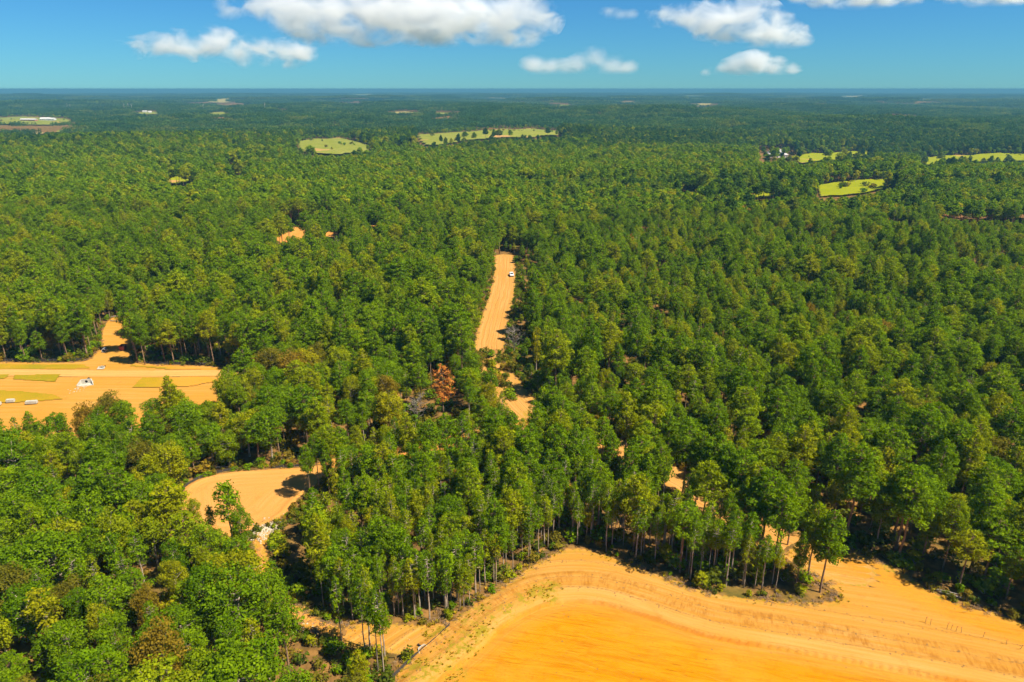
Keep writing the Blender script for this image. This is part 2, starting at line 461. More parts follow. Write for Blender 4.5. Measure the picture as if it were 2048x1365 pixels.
GRASSY = []
def patch(name, area, mat, label, res, lift, margin=1.1, weed=None, relief=None, padline=None, guide=None):
    lo, hi = area.lo - margin, area.hi + margin
    nx, ny = int((hi[0] - lo[0]) / res) + 2, int((hi[1] - lo[1]) / res) + 2
    gx, gy = np.meshgrid(lo[0] + np.arange(nx) * res, lo[1] + np.arange(ny) * res, indexing='ij')
    P = np.stack([gx.ravel(), gy.ravel()], 1)
    sd = area.sd(P)
    keep = sd > -margin
    I = np.arange(nx * ny).reshape(nx, ny)
    q = np.stack([I[:-1, :-1], I[1:, :-1], I[1:, 1:], I[:-1, 1:]], -1).reshape(-1, 4)
    q = q[keep[q].all(1)]
    used = np.unique(q); mp = np.zeros(nx * ny, int); mp[used] = np.arange(len(used)); q = mp[q]
    P = P[used]; sd = sd[used]
    g = guide or area
    s, d = g.sc(P)
    at_ = {"sd": sd, "sc": np.stack([s, d, s * 0], 1)}
    z = hgt(P[:, 0], P[:, 1]) + lift
    if padline is not None:
        pdist = -padline.sc(P)[1]
        at_["pad"] = pdist
        at_["gold"] = smooth(5.5, 1.5, np.abs(GOLD.sc(P)[1])) if False else 1 - smooth(1.2, 4.6, np.abs(GOLD.sc(P)[1]))
        s2, d2 = STREAK.sc(P); at_["sc2"] = np.stack([s2, d2, s2 * 0], 1)
        if relief: z = z + relief(P, sd, pdist, s)
    elif relief: z = z + relief(P, sd, d, s)
    if weed is not None: at_["weed"] = weed(P, sd)
    me = mesh_np(name, np.stack([P[:, 0], P[:, 1], z], 1), q, 4, mat, at_, True)
    return tag(link(bpy.data.objects.new(name, me)), label, kind="structure")

def blob(P, pts, h=0):
    w = np.zeros(len(P))
    for (u, v, r) in pts:
        c = np.array(at(u, v)); w = np.maximum(w, 1 - smooth(r * 0.3, r, np.linalg.norm(P - c, axis=1)))
    return w

def pad_weed(P, sd):
    w = blob(P, [(1080, 1185, 3.2), (1100, 1180, 3), (1050, 1200, 3), (1020, 1225, 3), (990, 1245, 3), (960, 1265, 3.5), (930, 1290, 4), (900, 1310, 4), (870, 1340, 4), (840, 1345, 4),
                 (960, 1225, 3), (930, 1240, 3), (860, 1270, 2.2), (880, 1265, 2), (850, 1350, 4), (820, 1380, 5), (910, 1350, 3), (1100, 1200, 2.5), (1880, 1190, 2.5), (1780, 1135, 3), (1830, 1160, 2.5)])
    return np.maximum(w, 0.55 * (1 - smooth(0.4, 2.2, sd)))

def pad_relief(P, sd, pd, s):
    z = 0.55 * smooth(-16, -2.5, -np.abs(pd) - 0.0) * (pd < 0) * smooth(0, 3, sd)
    z += 0.10 * np.exp(-((pd + 2.6) / 1.2) ** 2) + 0.16 * np.exp(-((pd + 7.0) / 0.8) ** 2) + 0.12 * np.exp(-((pd + 11.5) / 0.6) ** 2)
    z -= 0.08 * np.exp(-((pd - 0.3) / 1.2) ** 2)
    z += 0.05 * np.sin(pd * 3.1 + 0.6 * np.sin(s * 0.2)) * smooth(0, 2, sd) * (pd < 0)
    z += 0.5 * smooth(0, 22, pd) * (pd > 0)
    return z

def road_relief(P, sd, d, s):
    return 0.10 * np.exp(-((sd - 0.8) / 0.5) ** 2) - 0.05 * np.exp(-((np.abs(d) - 1.6) / 0.4) ** 2)

edge_weed = lambda P, sd: 1 - smooth(0.4, 2.0, sd)
def road_weed(P, sd):
    w = 1 - smooth(0.3, 1.6, sd)
    return np.maximum(w, blob(P, [(985, 725, 7), (1000, 750, 7), (1015, 775, 6), (1060, 830, 6)]) * 0.9)

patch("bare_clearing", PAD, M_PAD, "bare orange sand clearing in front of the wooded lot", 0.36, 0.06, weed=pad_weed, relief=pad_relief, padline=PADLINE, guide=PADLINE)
patch("dirt_road", ROAD, M_ROAD, "sandy dirt road running up through the pine wood", 0.55, 0.02, weed=road_weed, relief=road_relief)
patch("dirt_side_road", SIDE, M_TRACK, "narrow dirt side road half hidden behind the wooded lot", 0.6, 0.10, weed=edge_weed)
patch("round_clearing", ROUND, M_ROUND, "pale round sand clearing in the lower left woods", 0.45, 0.16, relief=lambda P, sd, d, s: 0.25 * np.exp(-((sd - 1.0) / 0.7) ** 2))
patch("sandy_trail", TRAIL, M_TRACK, "narrow sandy trail leading down from the round clearing", 0.4, 0.21, weed=edge_weed)
patch("graded_yard", YARD, M_YARD, "graded orange soil yard at the left edge", 0.7, 0.06, guide=Area(ats([(-220, 747), (440, 747), (700, 750)]), half=0, sm=0))
patch("dirt_cutting", CUT, M_TRACK, "orange dirt cutting among pines left of the road's far end", 0.8, 0.05)
patch("dirt_nook", NOOK, M_TRACK, "tiny patch of dirt showing between pine crowns", 0.8, 0.05)

# pale haul road and thin grass strips of the yard
YROAD = Area(ats([(-220, 745), (0, 746), (120, 747), (220, 749), (330, 748), (440, 746), (490, 748)]), half=3.0)
patch("haul_road", YROAD, dirt_mat("haul_sand", (0.49, 0.255, 0.068), (0.53, 0.30, 0.10), (0.41, 0.195, 0.048), along=0.03, edge=0.3, ruts=0.45), "pale haul road crossing the yard at the left edge", 0.6, 0.16, margin=0.2)
def flat(name, pts, mat, label, lift, sm=0, res=None):
    a = Area(ats(pts), sm=sm)
    r = res or max(1.0, float((a.hi - a.lo).max()) / 60)
    o = patch(name, a, mat, label, r, lift, margin=0.0)
    GRASSY.append(a)
    return o
YG = [flat("grass_strip", [(-150, 729), (0, 728), (100, 730), (170, 730), (186, 738), (120, 741), (0, 741), (-150, 741)], M_DRYGRASS, "thin grass verge between haul road and forest edge", 0.20, res=0.7),
      flat("grass_strip", [(262, 729), (300, 733), (430, 738), (500, 742), (480, 743), (330, 740), (256, 734)], M_DRYGRASS, "thin grass verge below the pine trunks right of the yard", 0.22, res=0.7),
      flat("grass_plot", [(28, 751), (124, 749), (112, 766), (60, 763), (24, 760)], M_DRYGRASS, "rectangular grass plot just below the haul road", 0.24, res=0.6),
      flat("grass_plot", [(-60, 751), (24, 749), (10, 760), (-60, 762)], M_DRYGRASS, "small grass plot below the haul road at the left edge", 0.26, res=0.6),
      flat("grass_plot", [(-80, 780), (40, 783), (110, 790), (130, 800), (60, 806), (-80, 812)], M_DRYGRASS, "larger grass plot in the yard's near left corner", 0.28, res=0.6),
      flat("grass_plot", [(282, 757), (420, 755), (440, 764), (380, 775), (262, 778)], M_DRYGRASS, "grass plot on the right half of the yard", 0.30, res=0.6)]

FIELDS = []; FIELD_VIEWS = []
RR = np.random.default_rng(77)
def rough(pts):
    p = np.array(pts, float); n = len(p); out = []
    for k in range(n):
        a, b = p[k], p[(k + 1) % n]; L = np.linalg.norm(b - a); d = np.array([-(b - a)[1], (b - a)[0]]) / max(L, 1e-6)
        out.append(a)
        for f in (0.33, 0.67):
            out.append(a + (b - a) * f + d * np.clip(RR.normal(0, 0.07) * L, -5, 5) * np.array([1, 0.45]))
    return [tuple(q) for q in out]
def field(name, pts, mat, label):
    if name != 'distant_field': pts = rough(pts)
    a = Area(ats(pts), sm=1); FIELDS.append(a); FIELD_VIEWS.append(pts)
    patch(name, a, mat, label, max(1.5, float((a.hi - a.lo).max()) / 70), 0.30, margin=0.0)
    return a
field("meadow", [(585, 283), (640, 277), (690, 276), (735, 288), (748, 296), (740, 305), (680, 310), (610, 308)], M_FARFIELD, "yellow green meadow with a bare track left of centre")
field("dirt_heap_ground", [(655, 297), (700, 292), (742, 296), (730, 301), (690, 305), (650, 304)], M_PALEFIELD, "bare orange soil at the near edge of the meadow")
field("meadow", [(830, 268), (900, 264), (980, 260), (1060, 256), (1120, 262), (1125, 272), (1040, 276), (940, 280), (850, 292), (838, 284)], M_FARFIELD, "long pale green meadow dotted with bushes beyond the wood")
field("meadow", [(1630, 372), (1660, 366), (1720, 359), (1795, 356), (1800, 366), (1780, 374), (1745, 384), (1700, 390), (1640, 396)], M_GRASS, "bright green fairway at right centre")
field("meadow", [(1505, 384), (1560, 380), (1562, 392), (1510, 398)], M_SMALLGRASS, "small bright green clearing left of the bright fairway")
field("meadow", [(1580, 312), (1620, 306), (1690, 302), (1745, 304), (1750, 312), (1690, 318), (1600, 328)], M_GRASS, "green lawn right of the pale roofed house")
field("meadow", [(1830, 318), (1880, 312), (1960, 308), (2090, 306), (2100, 318), (1960, 324), (1850, 330)], M_GRASS, "green fairway at the right edge of the far wood")
field("bare_red_soil", [(1875, 428), (1920, 426), (2000, 430), (2090, 433), (2090, 440), (1980, 439), (1890, 434)], M_REDSOIL, "red brown soil under trees at the right edge")
field("meadow", [(1770, 432), (1800, 430), (1830, 434), (1826, 440), (1780, 440)], M_SMALLGRASS, "narrow sunny grass gap left of the red soil")
field("meadow", [(334, 357), (360, 352), (384, 353), (388, 363), (340, 370)], M_SMALLGRASS, "small bright green clearing left of the meadow and nearer")
field("meadow", [(448, 341), (490, 338), (486, 348), (452, 352)], M_SMALLGRASS, "smallest bright clearing in the upper left wood")
field("meadow", [(-60, 240), (40, 233), (110, 236), (145, 240), (150, 248), (60, 250), (-60, 252)], M_FARFIELD, "pale meadow around the white sheds at far left")
for k, (u, v, w, hh) in enumerate([(290, 226, 30, 3), (440, 204, 30, 2), (430, 228, 26, 3), (800, 226, 40, 3), (890, 227, 36, 3), (700, 205, 26, 2), (1120, 211, 26, 2), (1405, 209, 24, 3),
                                   (560, 222, 18, 2), (990, 196, 30, 1.5), (1390, 192, 36, 1.5), (1700, 193, 36, 1.5), (720, 190, 30, 1.2), (60, 266, 30, 3), (130, 262, 22, 3), (200, 224, 30, 2), (1850, 200, 26, 2), (1250, 205, 30, 2)]):
    field("distant_field", [(u - w, v + hh * 0.3), (u, v - hh), (u + w, v - hh * 0.4), (u + w * 0.8, v + hh), (u - w * 0.6, v + hh)], M_PALEFIELD if k % 2 else M_FARFIELD,
          "distant pale field strip near the horizon, " + place(u, v))

BARE = [PAD, ROAD, SIDE, ROUND, TRAIL, YARD, CUT, NOOK]
def sd_bare(P):
    r = np.full(len(P), -1e9)
    for a in BARE:
        m = ((P > a.lo - 12) & (P < a.hi + 12)).all(1)
        if m.any(): r[m] = np.maximum(r[m], a.sd(P[m]))
    return r
def sd_fields(P):
    r = np.full(len(P), -1e9)
    for a in FIELDS:
        m = ((P > a.lo - 12) & (P < a.hi + 12)).all(1)
        if m.any(): r[m] = np.maximum(r[m], a.sd(P[m]))
    return r

# ------------------------------------------------------------------ foliage and bark
def leaf_mat(name, c_dark, c_mid, c_warm, trans=0.46):
    t = NT(name)
    oi = t.n("ShaderNodeObjectInfo").outputs["Random"]
    tn = t.attr("tint").outputs["Fac"]
    col = t.mix(t.rng(oi, 0.0, 0.75, 0, 1, 'LINEAR'), c_dark, c_mid)
    col = t.mix(t.rng(oi, 0.62, 1.0, 0, 0.9, 'LINEAR'), col, c_warm)
    hs = t.n("ShaderNodeHueSaturation")
    t.l(t.rng(tn, 0, 1, 0.70, 1.35, 'LINEAR'), hs.inputs["Value"]); t.l(t.rng(tn, 0, 1, 0.505, 0.493, 'LINEAR'), hs.inputs["Hue"]); t.l(col, hs.inputs["Color"])
    d = t.n("ShaderNodeBsdfDiffuse"); tr = t.n("ShaderNodeBsdfTranslucent"); mx = t.n("ShaderNodeMixShader")
    t.l(hs.outputs[0], d.inputs[0]); t.l(hs.outputs[0], tr.inputs[0])
    mx.inputs[0].default_value = trans
    t.l(d.outputs[0], mx.inputs[1]); t.l(tr.outputs[0], mx.inputs[2]); t.l(mx.outputs[0], t.out.inputs[0])
    return t.m
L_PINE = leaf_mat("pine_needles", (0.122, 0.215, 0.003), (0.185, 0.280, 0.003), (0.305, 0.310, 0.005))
L_HAZED = leaf_mat("hazed_leaves", (0.060, 0.125, 0.012), (0.095, 0.165, 0.012), (0.160, 0.190, 0.020))  # distance haze put into the leaf colour: duller and bluer
L_HAZED_FAR = leaf_mat("hazed_needles", (0.028, 0.080, 0.016), (0.048, 0.115, 0.018), (0.090, 0.140, 0.020))  # stronger distance haze painted into the needles, darker and bluer still
L_BROAD = leaf_mat("broad_leaves", (0.118, 0.215, 0.003), (0.185, 0.280, 0.004), (0.340, 0.300, 0.007))
L_OLIVE = leaf_mat("dry_leaves", (0.150, 0.145, 0.012), (0.220, 0.185, 0.014), (0.300, 0.190, 0.016))
L_RUST = leaf_mat("dead_needles", (0.30, 0.10, 0.018), (0.38, 0.13, 0.022), (0.42, 0.17, 0.03), 0.15)
L_WEED = leaf_mat("weed_blades", (0.34, 0.28, 0.012), (0.46, 0.33, 0.02), (0.52, 0.33, 0.03), 0.45)
L_SHRUB = leaf_mat("shrub_leaves", (0.085, 0.125, 0.010), (0.155, 0.165, 0.012), (0.270, 0.190, 0.018))
M_BARK = plain("pine_bark", (0.23, 0.145, 0.085), 0.95, 0.35, 1.6)
M_PALEBARK = plain("pale_bark", (0.34, 0.27, 0.20), 0.95, 0.3, 1.6)
M_GREYWOOD = plain("dead_wood", (0.20, 0.17, 0.14), 0.95, 0.25, 2.0)

def leaves(clumps, per, size, rg, aspect=1.5, up=0.25, jit=0.42):
    """leaf-cluster faces over the outside of many small clumps"""
    V, T = [], []
    for (c, r) in clumps:
        n = max(6, int(per * (r[0] ** 2) * rg.uniform(0.85, 1.15)))
        d = rg.normal(size=(n, 3)); d[:, 2] += up; d /= np.linalg.norm(d, axis=1)[:, None]
        pos = np.array(c) + d * np.array(r) * rg.uniform(0.62, 1.08, (n, 1))
        nm = d + rg.normal(size=(n, 3)) * jit; nm /= np.linalg.norm(nm, axis=1)[:, None]
        rv = rg.normal(size=(n, 3)); a = np.cross(nm, rv); a /= np.linalg.norm(a, axis=1)[:, None]; b = np.cross(nm, a)
        s = size * rg.uniform(0.6, 1.3, (n, 1))
        a = a * s * aspect * 0.5; b = b * s / aspect * 0.75
        V.append(np.stack([pos - a, pos - b * 0.9, pos + a, pos + b * 0.9], 1).reshape(-1, 3))
        ct = rg.uniform(0.15, 0.85)
        T.append(np.repeat(np.clip(ct + rg.normal(0, 0.18, n), 0, 1), 4))
    V = np.concatenate(V); T = np.concatenate(T)
    return V, T

def leaf_mesh(name, clumps, per, size, rg, mat, **kw):
    V, T = leaves(clumps, per, size, rg, **kw)
    return mesh_np(name, V, np.arange(len(V)), 4, mat, {"tint": T})

def trunk_pts(H, rg, lean=0.25):
    n = 7; ang = rg.uniform(0, 6.28); k = rg.uniform(0, lean)
    return [(math.cos(ang) * k * (i / n) ** 1.5 * H * 0.08 + rg.normal(0, 0.05) * (i > 0), math.sin(ang) * k * (i / n) ** 1.5 * H * 0.08 + rg.normal(0, 0.05) * (i > 0), H * i / n - (0.4 if i == 0 else 0)) for i in range(n + 1)]

def on_trunk(tp, z):
    for a, b in zip(tp[:-1], tp[1:]):
        if a[2] <= z <= b[2]:
            t_ = (z - a[2]) / (b[2] - a[2])
            return tuple(a[k] + (b[k] - a[k]) * t_ for k in range(3))
    return tp[-1]

def pine(H, crown0, R, rg, nbr, per, size, mat, bark, crown_pow=0.62, clump=0.95, lod=0):
    """tall bare trunk; whorls of boughs ending in tufts of needles under a rounded top"""
    tp = trunk_pts(H * 0.97, rg)
    mb = MB(); r0 = 0.011 * H + 0.02
    mb.tube(tp, [r0 * (1 - 0.85 * (i / (len(tp) - 1))) for i in range(len(tp))], 6 if lod == 0 else 4)
    cl = []
    ga = rg.uniform(0, 6.28)
    for k in range(nbr):
        f = (k + 0.5) / nbr
        z = H * crown0 + (H * 0.96 - H * crown0) * f
        env = (1 - f ** 2.8) ** crown_pow * (0.62 + 0.38 * min(1, f / 0.25))
        ga += 2.39996 + rg.normal(0, 0.35)
        L = R * env * rg.uniform(0.62, 1.12)
        b = on_trunk(tp, max(0.1, z - L * 0.25))
        e = (b[0] + math.cos(ga) * L, b[1] + math.sin(ga) * L, z + rg.normal(0, 0.15))
        if lod == 0 and L > 0.7:
            m_ = tuple(0.5 * (b[i] + e[i]) + (0, 0, -0.12)[i] for i in range(3))
            mb.tube([b, m_, e], [0.05 + 0.012 * L, 0.045, 0.02], 3, False)
        rc = clump * rg.uniform(0.75, 1.25) * (0.75 + 0.35 * (1 - f))
        cl.append((e, (rc, rc, rc * 0.72)))
        if L > 1.4:
            g = rg.uniform(0.45, 0.65)
            cl.append(((b[0] + (e[0] - b[0]) * g, b[1] + (e[1] - b[1]) * g, b[2] + (e[2] - b[2]) * g + 0.25), (rc * 0.8, rc * 0.8, rc * 0.55)))
            if lod == 0:
                a2 = ga + rg.choice([-1, 1]) * rg.uniform(0.4, 0.8)
                cl.append(((b[0] + math.cos(a2) * L * 0.8, b[1] + math.sin(a2) * L * 0.8, z + rg.normal(0, 0.3)), (rc * 0.75, rc * 0.75, rc * 0.55)))
    cl.append(((tp[-1][0], tp[-1][1], H * 0.97), (clump * 0.8, clump * 0.8, clump * 0.7)))
    return mb.mesh("trunk", bark), leaf_mesh("crown", cl, per, size, rg, mat, aspect=1.7, up=0.35)

def broad(H, crown0, R, rg, ncl, per, size, mat, bark, lod=0, clump=1.35):
    tp = trunk_pts(H * 0.75, rg, 0.6)
    mb = MB(); r0 = 0.012 * H + 0.05
    mb.tube(tp, [r0 * (1 - 0.75 * (i / (len(tp) - 1))) for i in range(len(tp))], 6 if lod == 0 else 4)
    cl = []
    zc = H * (crown0 + 1) / 2; hz = H * (1 - crown0) / 2
    lob = [(rg.uniform(0, 6.28), rg.uniform(-0.5, 0.7)) for _ in range(4)]
    for k in range(ncl):
        d = rg.normal(size=3); d[2] += 0.2; d /= np.linalg.norm(d)
        bulge = 1 + 0.28 * max(0.0, max(math.cos(math.atan2(d[1], d[0]) - a) * 0.8 + 0.3 * d[2] * b for a, b in lob)) - 0.18 * rg.random()
        rr_ = rg.uniform(0.55, 0.92) * bulge
        e = (d[0] * (R - clump * 0.6) * rr_, d[1] * (R - clump * 0.6) * rr_, zc + d[2] * (hz - clump * 0.5) * rr_)
        rc = clump * rg.uniform(0.65, 1.2)
        cl.append((e, (rc, rc, rc * 0.78)))
        if lod == 0 and k % 3 == 0:
            b = on_trunk(tp, max(H * crown0 * 0.7, min(H * 0.7, e[2] - 0.45 * math.hypot(e[0], e[1]))))
            m_ = tuple(0.5 * (b[i] + e[i]) for i in range(3))
            mb.tube([b, m_, e], [r0 * 0.4, r0 * 0.25, 0.03], 3, False)
    return mb.mesh("trunk", bark), leaf_mesh("crown", cl, per, size, rg, mat, aspect=1.25, up=0.3, jit=0.45)

def bare_tree(H, R, rg, mat):
    tp = trunk_pts(H * 0.8, rg, 0.6); mb = MB()
    mb.tube(tp, [0.2 * (1 - 0.8 * (i / (len(tp) - 1))) for i in range(len(tp))], 6)
    br = MB()
    for k in range(34):
        z = H * rg.uniform(0.25, 0.8); b = on_trunk(tp, z); a = rg.uniform(0, 6.28); L = R * rg.uniform(0.5, 1.1)
        e = (b[0] + math.cos(a) * L, b[1] + math.sin(a) * L, b[2] + L * rg.uniform(0.35, 0.9))
        m_ = tuple(0.5 * (b[i] + e[i]) + rg.normal(0, 0.15) for i in range(3))
        br.tube([b, m_, e], [0.07, 0.05, 0.02], 3, False)
        for q in range(6):
            g = rg.uniform(0.4, 1.0); s = tuple(b[i] + (e[i] - b[i]) * g for i in range(3)); a2 = a + rg.normal(0, 0.9)
            br.tube([s, (s[0] + math.cos(a2) * L * 0.4, s[1] + math.sin(a2) * L * 0.4, s[2] + L * rg.uniform(0.05, 0.4))], [0.04, 0.015], 3, False)
    return mb.mesh("trunk", mat), br.mesh("branches", mat)

rg = np.random.default_rng(3)
PINES = [pine(18, c0, R_, rg, nb, 54, 0.31, L_PINE, M_BARK, clump=0.86) for c0, R_, nb in ((0.52, 3.3, 54), (0.46, 3.0, 58), (0.58, 3.5, 52), (0.42, 2.8, 60), (0.54, 3.7, 56), (0.48, 3.1, 50), (0.40, 2.6, 56))]
SLIMS = [pine(15, c0, R_, rg, nb, 62, 0.27, L_PINE, M_PALEBARK, clump=0.66) for c0, R_, nb in ((0.56, 1.6, 36), (0.50, 1.75, 38), (0.60, 1.45, 34), (0.46, 1.7, 40), (0.53, 1.85, 38))]
BROADS = [broad(14, c0, R_, rg, nc + 26, 60, 0.265, m_, M_PALEBARK, clump=1.12) for c0, R_, nc, m_ in ((0.22, 4.0, 60, L_BROAD), (0.30, 3.6, 52, L_BROAD), (0.18, 4.4, 66, L_BROAD), (0.28, 3.4, 46, L_BROAD), (0.25, 3.7, 54, L_BROAD), (0.2, 4.1, 60, L_OLIVE))]
SPIRES = [broad(15, c0, R_, rg, nc, 40, 0.31, L_BROAD, M_PALEBARK, clump=1.0) for c0, R_, nc in ((0.30, 2.1, 46), (0.25, 1.9, 44), (0.36, 2.3, 44))]
SHRUBS = []
for k in range(6):
    cl = []
    mb = MB()
    for q in range(10 + 2 * k):
        a = rg.uniform(0, 6.28); r_ = rg.uniform(0, 1.15); z_ = rg.uniform(0.45, 1.9) * (1 - 0.3 * r_)
        rc = rg.uniform(0.4, 0.75)
        cl.append(((math.cos(a) * r_, math.sin(a) * r_, z_), (rc, rc, rc * 0.85)))
        mb.tube([(math.cos(a) * 0.1, math.sin(a) * 0.1, -0.1), (math.cos(a) * r_, math.sin(a) * r_, z_)], [0.035, 0.015], 3, False)
    SHRUBS.append((mb.mesh("stems", M_PALEBARK), leaf_mesh("foliage", cl, 44, 0.34, rg, (L_SHRUB, L_SHRUB, L_BROAD, L_OLIVE, L_SHRUB, L_BROAD)[k], aspect=1.3, up=0.3)))
RUST = pine(16, 0.45, 2.4, rg, 30, 26, 0.42, L_RUST, M_BARK, clump=0.85)
GREYS = [bare_tree(11, 3.4, rg, M_GREYWOOD), bare_tree(9, 3.0, rg, M_GREYWOOD)]
# simpler trees for the far wood
FPINES = [pine(18, c0, R_, rg, 20, 10, 0.95, L_PINE, M_BARK, clump=1.6, lod=1) for c0, R_ in ((0.55, 3.7), (0.48, 3.4), (0.60, 4.0), (0.52, 3.5), (0.48, 3.8))]
FSLIMS = [pine(13, c0, R_, rg, 14, 12, 0.85, L_PINE, M_BARK, clump=1.35, lod=1) for c0, R_ in ((0.48, 2.6), (0.42, 2.4), (0.52, 2.9), (0.46, 2.7))]
FBROADS = [broad(13, c0, R_, rg, 26, 9, 1.0, L_BROAD, M_PALEBARK, lod=1, clump=1.7) for c0, R_ in ((0.2, 4.0), (0.25, 3.6), (0.18, 4.4), (0.22, 3.8))]

# ------------------------------------------------------------------ where the trees stand
def grid_points(x0, x1, y0, y1, a, jit=0.38):
    nx, ny = int((x1 - x0) / a) + 1, int((y1 - y0) / (a * 0.87)) + 1
    gx, gy = np.meshgrid(np.arange(nx), np.arange(ny), indexing='ij')
    x = x0 + (gx + 0.5 * (gy % 2)) * a + RNG.uniform(-jit, jit, gx.shape) * a
    y = y0 + gy * a * 0.87 + RNG.uniform(-jit, jit, gx.shape) * a
    return np.stack([x.ravel(), y.ravel()], 1)

LOT = Area(ats([(655, 1246), (760, 1244), (888, 1248), (935, 1214), (1000, 1170), (1060, 1128), (1110, 1098), (1140, 1088), (1180, 1094), (1250, 1117), (1330, 1149), (1400, 1177),
                (1440, 1186), (1560, 1197), (1640, 1198), (1560, 1130), (1450, 1062), (1300, 975), (1180, 910), (1065, 850), (900, 890), (750, 940), (620, 985), (575, 1030), (600, 1110), (630, 1190)]), sm=1)
STRIP = Area(ats([(1065, 845), (1180, 880), (1330, 960), (1450, 1030), (1560, 1090), (1660, 1150), (1690, 1190), (1640, 1195), (1500, 1095), (1300, 980), (1120, 880)]), sm=1)
road_x = interp = None
rd = ROAD.pts[np.argsort(ROAD.pts[:, 1])]
def right_of_road(P):
    return P[:, 0] > np.interp(P[:, 1], rd[:, 1], rd[:, 0])

def frange(P, wide=1.0):
    """inside the field of view, with some room to the sides"""
    return (np.abs(P[:, 0]) < 0.80 * P[:, 1] * wide + 28)

low = lambda P, s, k: np.sin(P[:, 0] / s + 1.3 * np.sin(P[:, 1] / (s * 1.7) + k) + k) * np.sin(P[:, 1] / (s * 1.2) + 0.9 * np.sin(P[:, 0] / (s * 0.8)) + 2 * k)
# open views in the photograph: no tree stands where its crown would close them
VIEWS = [[(640, 1262), (760, 1256), (895, 1262), (940, 1228), (1005, 1184), (1065, 1143), (1115, 1112), (1145, 1103), (1180, 1108), (1250, 1132), (1330, 1164), (1400, 1192), (1440, 1200), (1560, 1211), (1700, 1208),
          (1690, 1190), (1660, 1130), (1700, 1105), (1760, 1128), (1800, 1148), (1860, 1185), (1920, 1218), (1990, 1232), (2048, 1252), (2048, 1365), (880, 1365), (850, 1330), (800, 1312), (720, 1300), (650, 1290)],
         [(372, 980), (420, 955), (540, 942), (612, 938), (616, 975), (590, 1000), (570, 1028), (550, 1062), (515, 1062), (508, 1040), (440, 1020), (385, 1035)],
         [(986, 524), (1030, 524), (1044, 552), (1028, 600), (1014, 640), (1008, 700), (950, 696), (943, 680), (962, 630), (980, 580)],
         [(1020, 785), (1052, 785), (1055, 835), (1040, 838)],
         [(0, 728), (180, 728), (206, 690), (206, 660), (220, 642), (245, 636), (258, 660), (256, 722), (340, 735), (400, 738), (400, 758), (380, 764), (330, 782), (280, 768), (230, 788), (200, 772), (165, 778), (130, 800), (85, 808), (0, 822)],
         [(618, 940), (650, 930), (650, 960), (618, 975)], [(1236, 890), (1252, 890), (1250, 904), (1238, 904)], [(1315, 948), (1362, 958), (1366, 976), (1335, 970)], [(1404, 992), (1424, 990), (1426, 1002), (1408, 1004)], [(1545, 1052), (1640, 1090), (1640, 1113), (1565, 1082)],
         [(548, 472), (572, 464), (572, 474), (556, 480)], [(588, 456), (612, 454), (611, 466), (592, 470)], [(640, 458), (672, 459), (673, 470), (662, 472)], [(738, 452), (756, 445), (750, 458)], [(866, 733), (900, 733), (900, 778), (866, 778)], [(1010, 650), (1046, 650), (1046, 690), (1010, 690)], [(815, 785), (850, 785), (850, 825), (815, 825)], [(1518, 288), (1584, 286), (1600, 320), (1518, 322)], [(1434, 345), (1458, 345), (1458, 354), (1434, 354)], [(1362, 370), (1396, 370), (1396, 380), (1362, 380)], [(660, 1262), (700, 1262), (690, 1285), (655, 1280)]]
VIEWS = [np.array(v_, float) for v_ in VIEWS] + [np.array(v_, float) for v_ in FIELD_VIEWS]
def blocks(P, H, R, lv=(0.97, 0.8, 0.6)):
    H = np.broadcast_to(H, len(P)); R = np.broadcast_to(R, len(P)); g = hgt(P[:, 0], P[:, 1]); bad = np.zeros(len(P), bool)
    for f in lv:
        for k in (-1, 0, 1):
            u, v, _ = project(P[:, 0] + k * R * (0.35 if f > 0.9 else 0.8), P[:, 1], g + H * f)
            Q = np.stack([u, v], 1)
            for w in VIEWS:
                m = (u > w[:, 0].min()) & (u < w[:, 0].max()) & (v > w[:, 1].min()) & (v < w[:, 1].max())
                if m.any(): bad[m] |= inside(Q[m], w)
    return bad
TREES = []          # rows: x, y, scale, scale_xy, kind, near
HB = {'pine': 18.0, 'slim': 15.0, 'broad': 14.0, 'spire': 15.0}
RB = {'pine': 3.8, 'slim': 2.0, 'broad': 4.0, 'spire': 2.2}
def put(P, sc, kind, wid=None):
    hh = sc * np.array([HB[k] for k in kind]); rr_ = sc * np.array([RB[k] for k in kind])
    ok = ~blocks(P, hh, rr_)
    P, sc, kind = P[ok], sc[ok], kind[ok]
    if wid is not None: wid = wid[ok]
    for k in range(len(P)):
        TREES.append((P[k, 0], P[k, 1], sc[k], (wid[k] if wid is not None else 1.0), kind[k]))

def thin(P, dmin):
    """drop points closer than dmin to an earlier one"""
    cell = {}; keep = []
    for k, (x, y) in enumerate(P):
        cx, cy_ = int(x // dmin), int(y // dmin); ok = True
        for i in (-1, 0, 1):
            for j in (-1, 0, 1):
                for q in cell.get((cx + i, cy_ + j), ()):
                    if (P[q, 0] - x) ** 2 + (P[q, 1] - y) ** 2 < dmin * dmin: ok = False; break
                if not ok: break
            if not ok: break
        if ok:
            keep.append(k); cell.setdefault((cx, cy_), []).append(k)
    return np.array(keep, int)

# picture places of trees that stand out: (u, v of the foot, kind, height, width factor)
HAND = []
def hand(u, v, kind, H, w=1.0):
    x, y = at(u, v); HAND.append((x, y, kind, H, w))
